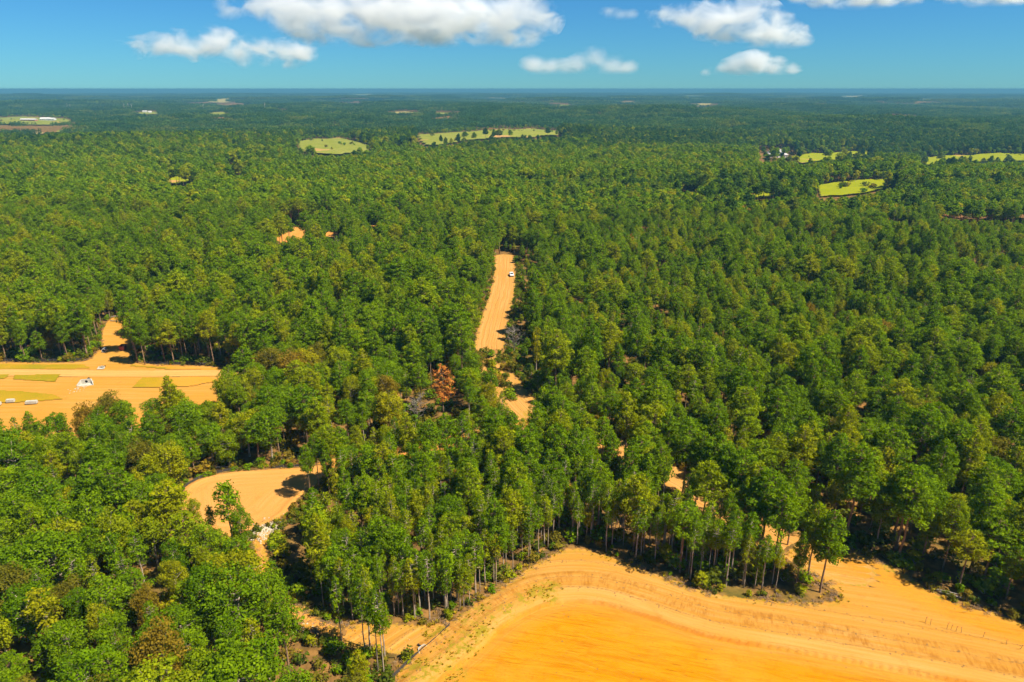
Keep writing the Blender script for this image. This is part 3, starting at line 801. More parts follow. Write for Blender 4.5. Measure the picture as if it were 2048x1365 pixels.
# tall pines round the tip of the lot
for u, v, H, w in [(1640, 1184, 18.5, 0.95), (1614, 1158, 17.5, 0.95), (1590, 1176, 13, 0.7), (1545, 1140, 19, 1.05), (1556, 1120, 18, 0.9), (1520, 1108, 20, 1.15), (1500, 1078, 19, 1.05), (1480, 1095, 17, 0.8),
                   (1470, 1060, 20, 1.1), (1440, 1040, 19, 1.05), (1420, 1020, 20, 1.15), (1395, 1000, 18, 1.0), (1365, 985, 19, 1.1), (1330, 962, 19, 1.0), (1300, 945, 20, 1.15), (1250, 918, 19, 1.1), (1275, 950, 15, 0.8), (1215, 900, 18, 1.0),
                   (1180, 885, 18, 1.0), (1575, 1090, 17, 0.9), (1130, 868, 16, 0.9)]:
    hand(u, v, 'pine', H, w)
# slender stems in front of the sand at the bottom
for u, v, k, H in [(730, 1308, 'slim', 16), (741, 1300, 'slim', 18), (757, 1345, 'slim', 17), (768, 1348, 'slim', 18), (684, 1292, 'slim', 15)]:
    hand(u, v, k, H, 0.7)
# trees before the round clearing and before the yard
for u, v, k, H, w in [(470, 1102, 'spire', 17, 1.0), (492, 1118, 'broad', 13, 0.7), (430, 1092, 'spire', 10, 0.9), (395, 1058, 'broad', 8, 0.75), (355, 878, 'pine', 19, 0.85), (462, 862, 'pine', 16, 0.7), (500, 850, 'spire', 15, 0.9), (545, 858, 'pine', 15, 0.7),
                      (185, 905, 'broad', 14, 0.9), (205, 760, 'slim', 0, 0), (622, 1000, 'pine', 15, 0.6), (640, 985, 'pine', 16, 0.7), (660, 992, 'pine', 15, 0.6), (690, 970, 'pine', 16, 0.75), (720, 958, 'pine', 15, 0.7)]:
    if H: hand(u, v, k, H, w)
# lone trunks along the yard's back edge
for u, v, H in [(276, 727, 19), (290, 730, 18), (330, 726, 18), (375, 724, 18), (420, 724, 19), (428, 730, 20), (480, 728, 19), (395, 722, 18), (460, 726, 18)]:
    hand(u, v, 'pine', H, 0.85)
HB = {'pine': 18.0, 'slim': 15.0, 'broad': 14.0, 'spire': 15.0}
for x, y, k, H, w in HAND:
    TREES.append((x, y, H / HB[k], w, k))
HX = np.array([[h_[0], h_[1]] for h_ in HAND])

def clear_of(P, gap, field_gap=1.0):
    ok = sd_bare(P) < -gap
    ok &= sd_fields(P) < -field_gap
    d, *_ = seg_dist(P, HX, HX + 1e-6)
    return ok & (d > 2.0)

# the lot: close slender pines, leafy trees on its left
P = grid_points(-75, 75, 95, 210, 3.3); P = P[LOT.sd(P) > 0.4]; P = P[clear_of(P, 0.8)]; P = P[thin(P, 2.3)]
left = smooth(8, -16, P[:, 0] + 0.15 * (P[:, 1] - 110)) if False else 1 - smooth(-28, 4, P[:, 0] + 6 * low(P, 9, 1.0))
u_ = RNG.random(len(P)); u2 = RNG.random(len(P))
back = smooth(120, 150, P[:, 1])
kind = np.where(u_ < left * 0.50, np.where(u2 < 0.70, 'spire', 'broad'), np.where(u2 < 0.18 + 0.35 * back, 'pine', 'slim'))
H = np.where(kind == 'pine', RNG.uniform(14, 18.5, len(P)), np.where(kind == 'slim', RNG.uniform(10.5, 15.5, len(P)), np.where(kind == 'broad', RNG.uniform(9, 14, len(P)), RNG.uniform(11, 16, len(P)))))
wid = RNG.uniform(0.8, 1.15, len(P)) * np.where(kind == 'broad', 0.8, 1.0)
put(P, H / np.array([HB[k] for k in kind]), kind, wid)
# a close row of thin stems along its front
P = grid_points(-50, 70, 95, 135, 2.3, 0.45); q = LOT.sd(P); e_ = PAD.sd(P)
P = P[(q > 0.2) & (e_ < -0.7) & (e_ > -10) & (RNG.random(len(P)) < 0.62)]; P = P[clear_of(P, 0.6)]
H = RNG.uniform(9.5, 14.0, len(P)); kind = np.where(RNG.random(len(P)) < 0.86, 'slim', 'spire')
put(P, H / 15.0, kind, RNG.uniform(0.62, 0.9, len(P)))

# scattered trees on the strip beside the road
P = grid_points(-10, 70, 95, 200, 4.4, 0.45); P = P[(STRIP.sd(P) > -0.5) & (RNG.random(len(P)) < 0.6)]; P = P[clear_of(P, -1.0)]
u_ = RNG.random(len(P)); kind = np.where(u_ < 0.55, 'pine', np.where(u_ < 0.8, 'slim', 'spire'))
put(P, np.where(kind == 'pine', RNG.uniform(13, 18, len(P)) / 18, RNG.uniform(7, 12, len(P)) / 15), kind, RNG.uniform(0.8, 1.05, len(P)))
# everything else near
def region(P, gap=1.2):
    P = P[frange(P)]; P = P[LOT.sd(P) < -0.6]; P = P[STRIP.sd(P) < 0]; return P[clear_of(P, gap)]
def zone_put(P, fpine, fbroad, hp, hb, wp=1.0):
    u_ = RNG.random(len(P))
    kind = np.where(u_ < fpine, 'pine', np.where(u_ < fpine + fbroad, 'broad', np.where(RNG.random(len(P)) < 0.5, 'slim', 'spire')))
    n_ = len(P)
    H = np.where(kind == 'pine', RNG.uniform(hp[0] - 2, hp[1] + 0.5, n_), np.where(kind == 'broad', RNG.uniform(hb[0] - 2, hb[1], n_), RNG.uniform(hb[0] - 1, hp[1] * 0.9, n_)))
    H = np.where((RNG.random(n_) < 0.05) & (kind == 'pine'), hp[1] * RNG.uniform(1.04, 1.16, n_), H)
    put(P, H / np.array([HB[k] for k in kind]), kind, RNG.uniform(0.72, 1.32, n_) * wp)

NEARY = 210
P = grid_points(-260, 260, 40, NEARY, 5.0); P = region(P); P = P[thin(P, 3.3)]
rt = right_of_road(P)
zone_put(P[~rt], 0.30, 0.52, (12, 17), (11.5, 16.5), 1.05)
Pr = P[rt]
zone_put(Pr, 0.60, 0.22, (13, 20), (9, 15))
P = grid_points(-420, 420, NEARY, 480, 4.4); P = region(P, 0.9); P = P[thin(P, 2.7)]
rt = right_of_road(P)
gp = low(P, 23, 0.8) + 0.5 * low(P, 11, 2.0)
zone_put(P[~rt & (gp > -0.95)], 0.78, 0.12, (12.5, 21.5), (8, 15))
Pr = P[rt]; Pr = Pr[ROAD.sd(Pr) < -2.2]
plant = low(Pr, 34, 0.4) > -0.35
nr = ROAD.sd(Pr) > -9
zone_put(Pr[nr], 0.35, 0.10, (8, 10.5), (6, 9), 1.0)
Pr, plant = Pr[~nr], plant[~nr]
zone_put(Pr[plant], 0.58, 0.08, (10, 16), (7, 13), 1.05)
zone_put(Pr[~plant], 0.70, 0.20, (12, 20), (8, 15))

# ------------------------------------------------------------------ the 300 pines and 300 leafy trees that show largest become things; the others one mass of each
PROTO = {'pine': PINES, 'slim': SLIMS, 'broad': BROADS, 'spire': SPIRES}
fam = {'pine': 'pine', 'slim': 'pine', 'broad': 'leafy', 'spire': 'leafy'}
rows = []
for (x, y, s, w, k) in TREES:
    Hh = s * HB[k]
    u, v, dep = project(x, y, Hh * 0.75)
    rows.append((x, y, s, w, k, Hh, u, v, dep, u > -25 and u < 2073 and v < 1400))
GRP = {'pine': "pines standing nearest in the wood", 'leafy': "leafy trees standing nearest in the wood"}
HUE = ("green", "fresh green", "deep green", "grassy green")
picked = set()
for f_ in ('pine', 'leafy'):
    c = sorted([i for i, r_ in enumerate(rows) if fam[r_[4]] == f_ and r_[9]], key=lambda i: rows[i][8] / (rows[i][5] * (1.0 if rows[i][4] in ('pine', 'broad') else 0.8)))
    picked.update(c[:298])
def tree_thing(name, x, y, s, w, proto, label, cat, group, parts=("trunk", "crown"), rz=None):
    e = empty(name, (x, y, float(hgt(x, y)) - 0.1), RNG.uniform(0, 6.28) if rz is None else rz)
    e.scale = (s * w, s * w, s)
    for nm, me in zip(parts, proto):
        link(bpy.data.objects.new(nm, me), e)
    return tag(e, label, cat, group)

seen = set()
def zone_word(x, y, u, v):
    P1 = np.array([[x, y]])
    if LOT.sd(P1)[0] > -0.5: return "on the wooded lot"
    if STRIP.sd(P1)[0] > -1: return "between lot and dirt road"
    if x > np.interp(y, rd[:, 1], rd[:, 0]): return "in the right hand wood"
    if u < 1000 and y < 150: return "in the lower left wood"
    return "in the left hand wood"
for i in sorted(picked, key=lambda i: rows[i][8]):
    x, y, s, w, k, Hh, u, v, dep, ok = rows[i]
    size = "tall" if Hh > (16.5 if fam[k] == 'pine' else 13.5) else ("low" if Hh < (12 if fam[k] == 'pine' else 11) else "middling")
    shape = {'pine': "round crowned pine", 'slim': "slender pine", 'broad': "broad leafy tree", 'spire': "narrow leafy tree"}[k]
    uu, vv, _ = project(x, y, Hh * 0.85)
    uu = min(2047, max(0, uu)); vv = min(1364, max(0, vv))
    lab = "%s %s %s, top %s" % (size, shape, zone_word(x, y, uu, vv), place(uu, vv))
    if lab in seen:
        lab = lab.replace("top ", "crown near ")
    n = 1
    while lab in seen:
        vv += 5; lab = "%s %s %s, crown near %s" % (size, shape, zone_word(x, y, uu, vv), place(uu, vv))
    seen.add(lab)
    pr = PROTO[k][int(RNG.integers(len(PROTO[k])))]
    tree_thing("pine_tree" if fam[k] == 'pine' else "leafy_tree", x, y, s, w, pr, lab, "tree", GRP[fam[k]])

# ------------------------------------------------------------------ masses of trees
def proto_obj(name, meshes):
    """trunk and crown meshes joined into one mesh datablock for instancing"""
    V, Fi, Tt, Ti, Mi, mats = [], [], [], [], [], []
    off = 0
    for me in meshes:
        n = len(me.vertices); co = np.zeros(n * 3, np.float32); me.vertices.foreach_get("co", co)
        nl = len(me.loops); li = np.zeros(nl, np.int32); me.loops.foreach_get("vertex_index", li)
        tot = np.zeros(len(me.polygons), np.int32); me.polygons.foreach_get("loop_total", tot)
        tv = np.zeros(n, np.float32)
        if "tint" in me.attributes: me.attributes["tint"].data.foreach_get("value", tv)
        V.append(co.reshape(-1, 3)); Fi.append(li + off); Tt.append(tot); Ti.append(tv); Mi.append(np.full(len(tot), len(mats), np.int32)); mats.append(me.materials[0])
        off += n
    m = mesh_np(name, np.concatenate(V), np.concatenate(Fi), np.concatenate(Tt), None, {"tint": np.concatenate(Ti)})
    for q in mats: m.materials.append(q)
    m.polygons.foreach_set("material_index", np.concatenate(Mi))
    return bpy.data.objects.new(name, m)

def scatter(name, P, z, s, w, idx, protos, label, rot=None):
    """one object: a cloud of points, each standing for one tree of the mass"""
    n = len(P)
    me = bpy.data.meshes.new(name)
    me.vertices.add(n)
    me.vertices.foreach_set("co", np.stack([P[:, 0], P[:, 1], z], 1).astype(np.float32).ravel())
    def A(k, typ, v, f):
        a_ = me.attributes.new(k, typ, 'POINT'); a_.data.foreach_set(f, np.ascontiguousarray(v).ravel())
    A("size", 'FLOAT_VECTOR', np.stack([s * w, s * w, s], 1).astype(np.float32), "vector")
    A("turn", 'FLOAT_VECTOR', np.stack([0 * s, 0 * s, RNG.uniform(0, 6.28, n) if rot is None else rot], 1).astype(np.float32), "vector")
    A("pick", 'INT', np.asarray(idx, np.int32), "value")
    me.update()
    o = link(bpy.data.objects.new(name, me))
    ng = bpy.data.node_groups.new(name, 'GeometryNodeTree')
    ng.interface.new_socket("Geometry", in_out='INPUT', socket_type='NodeSocketGeometry')
    ng.interface.new_socket("Geometry", in_out='OUTPUT', socket_type='NodeSocketGeometry')
    N, L = ng.nodes, ng.links
    gi, go = N.new("NodeGroupInput"), N.new("NodeGroupOutput")
    jn = N.new("GeometryNodeJoinGeometry")
    for ob in reversed(protos):
        oi = N.new("GeometryNodeObjectInfo"); oi.inputs[0].default_value = ob
        g2 = N.new("GeometryNodeGeometryToInstance"); L.new(oi.outputs["Geometry"], g2.inputs[0]); L.new(g2.outputs[0], jn.inputs[0])
    def na(k, typ):
        a_ = N.new("GeometryNodeInputNamedAttribute"); a_.data_type = typ; a_.inputs[0].default_value = k; return a_.outputs[0]
    ip = N.new("GeometryNodeInstanceOnPoints")
    L.new(gi.outputs[0], ip.inputs["Points"]); L.new(jn.outputs[0], ip.inputs["Instance"])
    ip.inputs["Pick Instance"].default_value = True
    L.new(na("pick", 'INT'), ip.inputs["Instance Index"])
    L.new(na("turn", 'FLOAT_VECTOR'), ip.inputs["Rotation"])
    L.new(na("size", 'FLOAT_VECTOR'), ip.inputs["Scale"])
    L.new(ip.outputs[0], go.inputs[0])
    md = o.modifiers.new("mass", 'NODES'); md.node_group = ng
    return tag(o, label, kind="stuff")

def objs(name, protos): return [proto_obj(name, p_) for p_ in protos]
O_P, O_S, O_B, O_I, O_SH = objs("pine", PINES), objs("slim", SLIMS), objs("broad", BROADS), objs("spire", SPIRES), objs("shrub", SHRUBS)
FBROADS.append(broad(12, 0.2, 3.6, rg, 26, 9, 1.0, L_OLIVE, M_PALEBARK, lod=1, clump=1.6))
MPINES = [pine(18, c0, R_, rg, 20, 10, 0.95, L_HAZED, M_BARK, clump=1.6, lod=1) for c0, R_ in ((0.52, 3.6), (0.46, 3.3), (0.58, 3.9))] + [broad(13, 0.2, 4.0, rg, 26, 9, 1.0, L_HAZED, M_PALEBARK, lod=1, clump=1.7)]
DPINES = [pine(18, c0, R_, rg, 20, 10, 0.95, L_HAZED_FAR, M_BARK, clump=1.6, lod=1) for c0, R_ in ((0.50, 3.5), (0.44, 3.2))]
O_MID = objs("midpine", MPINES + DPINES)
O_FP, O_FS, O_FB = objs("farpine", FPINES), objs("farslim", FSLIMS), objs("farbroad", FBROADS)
for f_, kinds, O, name, lab in (('pine', ('pine', 'slim'), (O_P, O_S), "pine_wood", "dense pine wood either side of the dirt road"),
                                ('leafy', ('broad', 'spire'), (O_B, O_I), "leafy_wood", "leafy trees mixed into the pine wood")):
    sel = [r_ for i, r_ in enumerate(rows) if i not in picked and fam[r_[4]] == f_]
    if not sel: continue
    P = np.array([(r_[0], r_[1]) for r_ in sel]); s = np.array([r_[2] for r_ in sel]); w = np.array([r_[3] for r_ in sel])
    n0, n1 = len(O[0]), len(O[1])
    idx = np.array([RNG.integers(n0) if r_[4] == kinds[0] else n0 + RNG.integers(n1) for r_ in sel])
    scatter(name, P, hgt(P[:, 0], P[:, 1]) - 0.1, s, w, idx, O[0] + O[1], lab)

# farther wood, simpler trees
def far_points(y0, y1, a):
    P = grid_points(-1.0 * y1, 1.0 * y1, y0 * 0.7, y1, a); r = np.hypot(P[:, 0], P[:, 1])
    P = P[(r >= y0) & (r < y1) & (P[:, 1] > 0) & frange(P)]
    return P
P = np.concatenate([grid_points(-420, 420, 480, 482, 5)[:0], far_points(0, 1, 5)[:0]])
Pf = grid_points(-640, 640, 480, 760, 4.8); Pf = Pf[frange(Pf)]
Pf = Pf[(sd_bare(Pf) < -1) & (sd_fields(Pf) < -1.5)]
Pg = grid_points(-1300, 1300, 760, 1500, 6.6); Pg = Pg[frange(Pg)]
gap = low(Pg, 120, 2.2) + 0.5 * low(Pg, 47, 0.3)
Pg = Pg[(sd_fields(Pg) < -2) & (gap > -1.15)]
P = np.concatenate([Pf, Pg]); n = len(P)
dec = smooth(0.0, 0.5, low(P, 90, 3.1) + 0.3 * low(P, 31, 1.1)) * 0.55 + 0.10
youngp = (P[:, 0] > 0) & (P[:, 1] < 640)
u_ = RNG.random(n)
idx = np.where(u_ < dec, 9 + RNG.integers(5, size=n), np.where(youngp, 5 + RNG.integers(4, size=n), RNG.integers(5, size=n)))
deep = smooth(620, 1500, np.hypot(P[:, 0], P[:, 1])) * 1.15 + 0.28 * low(P, 140, 5.0) + RNG.normal(0, 0.10, n) - 0.1  # trees with haze in their leaf colour grow commoner with distance
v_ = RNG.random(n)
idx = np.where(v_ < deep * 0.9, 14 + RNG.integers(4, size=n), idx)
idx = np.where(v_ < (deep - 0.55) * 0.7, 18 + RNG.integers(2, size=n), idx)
s = np.where(idx >= 9, RNG.uniform(0.75, 1.15, n), np.where(idx >= 5, RNG.uniform(0.75, 1.25, n), RNG.uniform(0.62, 1.18, n)))
hb_ = np.where((idx >= 5) & (idx < 9), 13.0, np.where((idx >= 9) & (idx < 14), 13.0, 18.0)) * s
ok = ~blocks(P, hb_, 3.6, (1.02, 0.85, 0.6)) | ((RNG.random(n) < 0.03) & (P[:, 1] > 760))
P, idx, s = P[ok], idx[ok], s[ok]; n = len(P)
scatter("farther_wood", P, hgt(P[:, 0], P[:, 1]) - 0.1, s, RNG.uniform(0.8, 1.45, n), idx, O_FP + O_FS + O_FB + O_MID, "mixed wood filling the middle distance")

# distant wood: small plots of simple trees, laid side by side as far as the eye can tell a crown
def plot(name, size, cnt, rg, mats, tall=(10, 18), faces=26, leaf=2.6):
    V, T = [], []
    for k in range(cnt):
        x, y = rg.uniform(-size / 2, size / 2, 2); H_ = rg.uniform(*tall); R_ = H_ * rg.uniform(0.20, 0.32)
        cl = [((x, y, H_ * 0.66), (R_, R_, H_ * 0.34))]
        n = faces
        d = rg.normal(size=(n, 3)); d[:, 2] += 0.3; d /= np.linalg.norm(d, axis=1)[:, None]
        pos = np.array((x, y, H_ * 0.64)) + d * np.array((R_, R_, H_ * 0.34)) * rg.uniform(0.7, 1.05, (n, 1))
        nm = d + rg.normal(size=(n, 3)) * 0.35; nm /= np.linalg.norm(nm, axis=1)[:, None]
        a = np.cross(nm, rg.normal(size=(n, 3))); a /= np.linalg.norm(a, axis=1)[:, None]; b = np.cross(nm, a)
        s_ = leaf * rg.uniform(0.5, 1.0, (n, 1)) * H_ / 16
        V.append(np.stack([pos - a * s_ * 0.5, pos - b * s_ * 0.5, pos + a * s_ * 0.5, pos + b * s_ * 0.5], 1).reshape(-1, 3))
        T.append(np.repeat(np.clip(rg.uniform(0, 1) + rg.normal(0, 0.12, n), 0, 1), 4))
    V = np.concatenate(V)
    return bpy.data.objects.new(name, mesh_np(name, V, np.arange(len(V)), 4, mats, {"tint": np.concatenate(T)}))
rg = np.random.default_rng(8)
PL = [plot("plot", 46, 52, rg, (L_HAZED_FAR, L_HAZED_FAR, L_HAZED, L_HAZED_FAR, L_HAZED, L_HAZED_FAR, L_HAZED)[k], tall=(7, 20) if k % 2 else (11, 16)) for k in range(7)]
PB = [plot("bigplot", 170, 420, rg, L_HAZED_FAR if k < 3 else L_HAZED, faces=12, leaf=5.0) for k in range(4)]
P = far_points(1480, 4200, 37.0)
P = P[(sd_fields(P) < -14)]; P = P[~blocks(P, 20, 22, (1.0, 0.6, 0.2)) | (RNG.random(len(P)) < 0.06)]
gap = low(P, 300, 0.7) + 0.6 * low(P, 110, 2.3)
P = P[gap > -1.2]
n = len(P)
stand = np.digitize(low(P, 260, 4.0) + RNG.normal(0, 0.12, n), [-0.3, 0.1, 0.4])
idx = np.array([(0, 1, 2, 3, 4, 5, 6)[int((st_ * 2 + RNG.integers(2)) % 7)] for st_ in stand])
scatter("distant_wood", P, hgt(P[:, 0], P[:, 1]) - 0.5, RNG.uniform(0.85, 1.2, n), np.full(n, 1.0), idx, PL, "distant woodland below the horizon")
P = far_points(4150, 14000, 150.0)
P = P[(sd_fields(P) < -60)]; P = P[~blocks(P, 20, 80, (1.0, 0.4))]
gap = low(P, 900, 1.9) + 0.6 * low(P, 330, 0.2)
P = P[gap > -1.1]
n = len(P)
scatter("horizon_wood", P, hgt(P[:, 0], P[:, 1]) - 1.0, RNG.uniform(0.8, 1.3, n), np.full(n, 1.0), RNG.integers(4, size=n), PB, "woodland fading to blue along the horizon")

# ------------------------------------------------------------------ trees that stand out by their colour
def lone(name, u, v, top_h, proto, s, w, label, cat="tree", parts=("trunk", "crown"), group=None):
    x, y = at(u, v, top_h)
    return tree_thing(name, x, y, s, w, proto, label, cat, group, parts)
lone("dead_pine", 884, 742, 15.5, RUST, 1.1, 1.25, "rust brown dead pine left of the dirt road")
lone("dead_pine", 1262, 470, 16, RUST, 1.05, 1.0, "small rusty dead pine high in the right hand wood")
lone("dead_pine", 1846, 350, 16, RUST, 1.05, 1.1, "brown dead tree beyond the bright fairway at right")
lone("bare_tree", 832, 792, 9, GREYS[1], 1.0, 1.0, "grey leafless tree left of the dirt road below the rusty pine", parts=("trunk", "branches"))
lone("bare_tree", 1028, 660, 9.5, GREYS[0], 1.0, 1.1, "pale grey bare tree on the right verge of the dirt road", parts=("trunk", "branches"))
lone("bare_tree", 1900, 810, 12, GREYS[0], 1.2, 0.6, "thin grey snag rising in the right hand wood", parts=("trunk", "branches"))

# ------------------------------------------------------------------ undergrowth
B = []
for a_, amt, rng_ in ((PAD, 210, (0.2, 5.0)), (ROAD, 900, (0.0, 3.6)), (ROUND, 240, (0.2, 4)), (YARD, 420, (0.2, 5)), (SIDE, 160, (-1.0, 3)), (TRAIL, 160, (-0.6, 3))):
    L = np.linalg.norm(a_.B - a_.A, axis=1); k = RNG.choice(len(L), amt * 3, p=L / L.sum())
    t_ = RNG.random((amt * 3, 1)); q = a_.A[k] + (a_.B[k] - a_.A[k]) * t_
    dr = a_.B[k] - a_.A[k]; nr = np.stack([dr[:, 1], -dr[:, 0]], 1) / np.maximum(np.linalg.norm(dr, axis=1), 1e-6)[:, None]
    q = q + nr * (RNG.choice([-1, 1], (amt * 3, 1)) * ((a_.half or 0) + RNG.uniform(*rng_, (amt * 3, 1))))
    B.append(q)
B = np.concatenate(B)
sdv = sd_bare(B)
B = B[(sdv < -0.1) & (sdv > -6) & frange(B) & (B[:, 1] > 55)]
B = B[thin(B, 1.25)]
B = B[np.linalg.norm(B - np.array(at(1640, 1192)), axis=1) > 11]
Bw = grid_points(-260, 260, 60, 260, 4.2); Bw = Bw[frange(Bw) & (sd_bare(Bw) < -1.0)]
Bw = Bw[RNG.random(len(Bw)) < 0.75]
# scrub on the half-overgrown stretch of the road
u0 = np.array([at(u, v) for u, v in RNG.uniform((965, 705), (1030, 800), (46, 2))])
u1 = np.array([at(u, v) for u, v in zip(RNG.uniform(600, 960, 30), RNG.uniform(1255, 1420, 30))])
u1 = u1[sd_bare(u1) < 0.3]
ALLB = np.concatenate([B, u0, u1, Bw])
sB = np.concatenate([RNG.uniform(0.35, 0.95, len(B)), RNG.uniform(0.7, 1.3, len(u0)), RNG.uniform(0.5, 1.2, len(u1)), RNG.uniform(0.8, 1.7, len(Bw))])
uv = np.array([project(x, y, s_) for (x, y), s_ in zip(ALLB, sB)])
inf = (uv[:, 0] > 0) & (uv[:, 0] < 2048) & (uv[:, 1] < 1370)
edge_ok = np.arange(len(ALLB)) < len(B) + len(u0) + len(u1)
order = [i for i in np.argsort(uv[:, 2] / sB) if inf[i] and edge_ok[i]][:140]
pk = set(order)
for i in order:
    x, y = ALLB[i]; pr = SHRUBS[int(RNG.integers(6))]
    u, v, _ = uv[i]
    area = min((("sand clearing", -PAD.sd(np.array([[x, y]]))[0]), ("dirt road", -ROAD.sd(np.array([[x, y]]))[0]), ("round clearing", -ROUND.sd(np.array([[x, y]]))[0]), ("yard", -YARD.sd(np.array([[x, y]]))[0]), ("sandy trail", -TRAIL.sd(np.array([[x, y]]))[0])), key=lambda q: q[1])[0]
    lab = "%s shrub at the edge of the %s, %s" % ("knee high" if sB[i] < 0.6 else ("bushy" if sB[i] > 0.95 else "low"), area, place(u, v))
    while lab in seen:
        u += 10; lab = "%s shrub at the edge of the %s, %s" % ("knee high" if sB[i] < 0.6 else ("bushy" if sB[i] > 0.95 else "low"), area, place(u, v))
    seen.add(lab)
    tree_thing("shrub", x, y, sB[i], RNG.uniform(0.9, 1.25), pr, lab, "shrub", "shrubs along the edges of the bare ground", ("stems", "foliage"))
rest = np.array([i for i in range(len(ALLB)) if i not in pk])
P = ALLB[rest]; s = sB[rest]
scatter("undergrowth", P, hgt(P[:, 0], P[:, 1]) - 0.05, s, RNG.uniform(0.9, 1.3, len(P)), RNG.integers(6, size=len(P)), O_SH, "undergrowth beneath the trees and along the clearings")

Q = []
for a_ in [FIELDS[k] for k in (0, 2, 3, 5, 6, 7, 11)]:
    q = RNG.uniform(a_.lo, a_.hi, (90, 2)); q = q[a_.sd(q) > 2]
    q = q[low(q, 30, 0.9) > 0.15]
    Q.append(q[:26])
Q = np.concatenate(Q)
scatter("meadow_bushes", Q, hgt(Q[:, 0], Q[:, 1]) + 0.2, RNG.uniform(0.8, 2.6, len(Q)), RNG.uniform(0.9, 1.4, len(Q)), RNG.integers(6, size=len(Q)), O_SH, "dark bushes dotted over the far meadows")
E = []
for a_ in [FIELDS[k] for k in (0, 2, 3, 5, 6, 7, 11)]:
    L = np.linalg.norm(a_.B - a_.A, axis=1); k = RNG.choice(len(L), 400, p=L / L.sum())
    q = a_.A[k] + (a_.B[k] - a_.A[k]) * RNG.random((400, 1)) + RNG.normal(0, 7, (400, 2))
    q = q[np.abs(a_.sd(q)) < 9]; q = q[thin(q, 7.0)]
    d_ = q[:, 1] - np.interp(q[:, 0], [a_.lo[0], a_.hi[0]], [a_.pts[:, 1].mean()] * 2)
    E.append(q[(d_ > 0)])
E = np.concatenate(E); E = E[~blocks(E, 9, 3, (0.97, 0.7, 0.35)) | (RNG.random(len(E)) < 0.35)]
n = len(E)
scatter("meadow_edge_trees", E, hgt(E[:, 0], E[:, 1]), RNG.uniform(0.45, 0.95, n), RNG.uniform(1.0, 1.4, n), RNG.integers(4, size=n), O_FB, "leafy trees fringing the far meadows")

# ------------------------------------------------------------------ clods, stones and tufts on the bare ground
M_CLOD = plain("dark_clods", (0.20, 0.11, 0.04), 1.0, 0.4, 4)
M_STONE = plain("pale_stone", (0.42, 0.36, 0.26), 0.9, 0.3, 2)
def rock(name, mat, rg, flat_=0.6):
    import bmesh
    bm = bmesh.new(); bmesh.ops.create_icosphere(bm, subdivisions=1, radius=0.5)
    for v_ in bm.verts:
        v_.co *= rg.uniform(0.7, 1.15); v_.co.z *= flat_
    me = bpy.data.meshes.new(name); bm.to_mesh(me); bm.free(); me.materials.append(mat)
    return bpy.data.objects.new(name, me)
rg = np.random.default_rng(21)
CL = [rock("clod", M_CLOD, rg) for _ in range(4)]
STN = [rock("stone", M_STONE, rg, 0.75) for _ in range(5)]
def tuft(name, rg, mat):
    n = 22; V = []
    for k in range(n):
        a = rg.uniform(0, 6.28); b = rg.uniform(0, 0.22); l_ = rg.uniform(0.25, 0.5); o_ = rg.uniform(0.05, 0.3)
        p0 = np.array((math.cos(a) * b, math.sin(a) * b, 0)); p1 = p0 + np.array((math.cos(a) * o_, math.sin(a) * o_, l_)); w_ = np.array((-math.sin(a), math.cos(a), 0)) * 0.06
        V += [p0 - w_, p0 + w_, p1 + w_ * 0.3, p1 - w_ * 0.3]
    V = np.array(V)
    return bpy.data.objects.new(name, mesh_np(name, V, np.arange(len(V)), 4, mat, {"tint": np.full(len(V), rg.random())}))
TF = [tuft("tuft", rg, L_WEED) for k in range(4)]
P = RNG.uniform(PAD.lo, PAD.hi, (60000, 2)); P = P[(P[:, 1] > 70) & frange(P)]
sdv = PAD.sd(P); m = sdv > 0; P = P[m]; sdv = sdv[m]
pdv = -PADLINE.sc(P)[1]
w_ = pad_weed(P, sdv)
tuf = P[(RNG.random(len(P)) < w_ * 0.30) & (low(P, 1.6, 0.5) + 0.6 * low(P, 4.1, 1.7) > -0.1)]
lines = np.zeros(len(P))
for q in (-3.2, -6.6, -11.5): lines = np.maximum(lines, np.exp(-((pdv - q) / 0.45) ** 2))
lines = np.maximum(lines, 0.5 * (1 - smooth(0.3, 2.5, sdv)))
lines = np.maximum(lines, blob(P, [(950, 1205, 5), (910, 1240, 4), (880, 1265, 4), (1010, 1215, 4), (1800, 1140, 4), (1890, 1195, 5), (1950, 1215, 4), (640, 1262, 5), (700, 1275, 5)]) * 0.8)
cl_ = P[RNG.random(len(P)) < (lines * 0.16 + 0.004)]
def on_patch(P):
    z = pad_relief(P, PAD.sd(P), -PADLINE.sc(P)[1], PADLINE.sc(P)[0]) + 0.06
    return z
scatter("soil_clods", cl_, on_patch(cl_), RNG.uniform(0.08, 0.30, len(cl_)) , np.full(len(cl_), 1.3), RNG.integers(4, size=len(cl_)), CL, "dark clods and debris strewn over the bare sand")
scatter("weed_tufts", tuf, on_patch(tuf), RNG.uniform(0.25, 0.6, len(tuf)), np.full(len(tuf), 1.2), RNG.integers(4, size=len(tuf)), TF, "thin yellowish weeds growing on the sand bank")
def sticks(name, rg):
    mb = MB()
    for k in range(9):
        a = rg.uniform(0, 6.28); L_ = rg.uniform(0.3, 0.9); c_ = rg.normal(0, 0.35, 2); h_ = rg.uniform(0.03, 0.22)
        mb.tube([(c_[0] - math.cos(a) * L_ / 2, c_[1] - math.sin(a) * L_ / 2, h_), (c_[0] + math.cos(a) * L_ / 2, c_[1] + math.sin(a) * L_ / 2, h_ + rg.uniform(-0.03, 0.15))], [0.035, 0.018], 3, False)
    return bpy.data.objects.new(name, mb.mesh(name, M_STICK))
M_STICK = plain("brush_wood", (0.20, 0.13, 0.08), 0.95, 0.35, 3)
SK = [sticks("sticks", rg) for _ in range(4)]
Bq = []
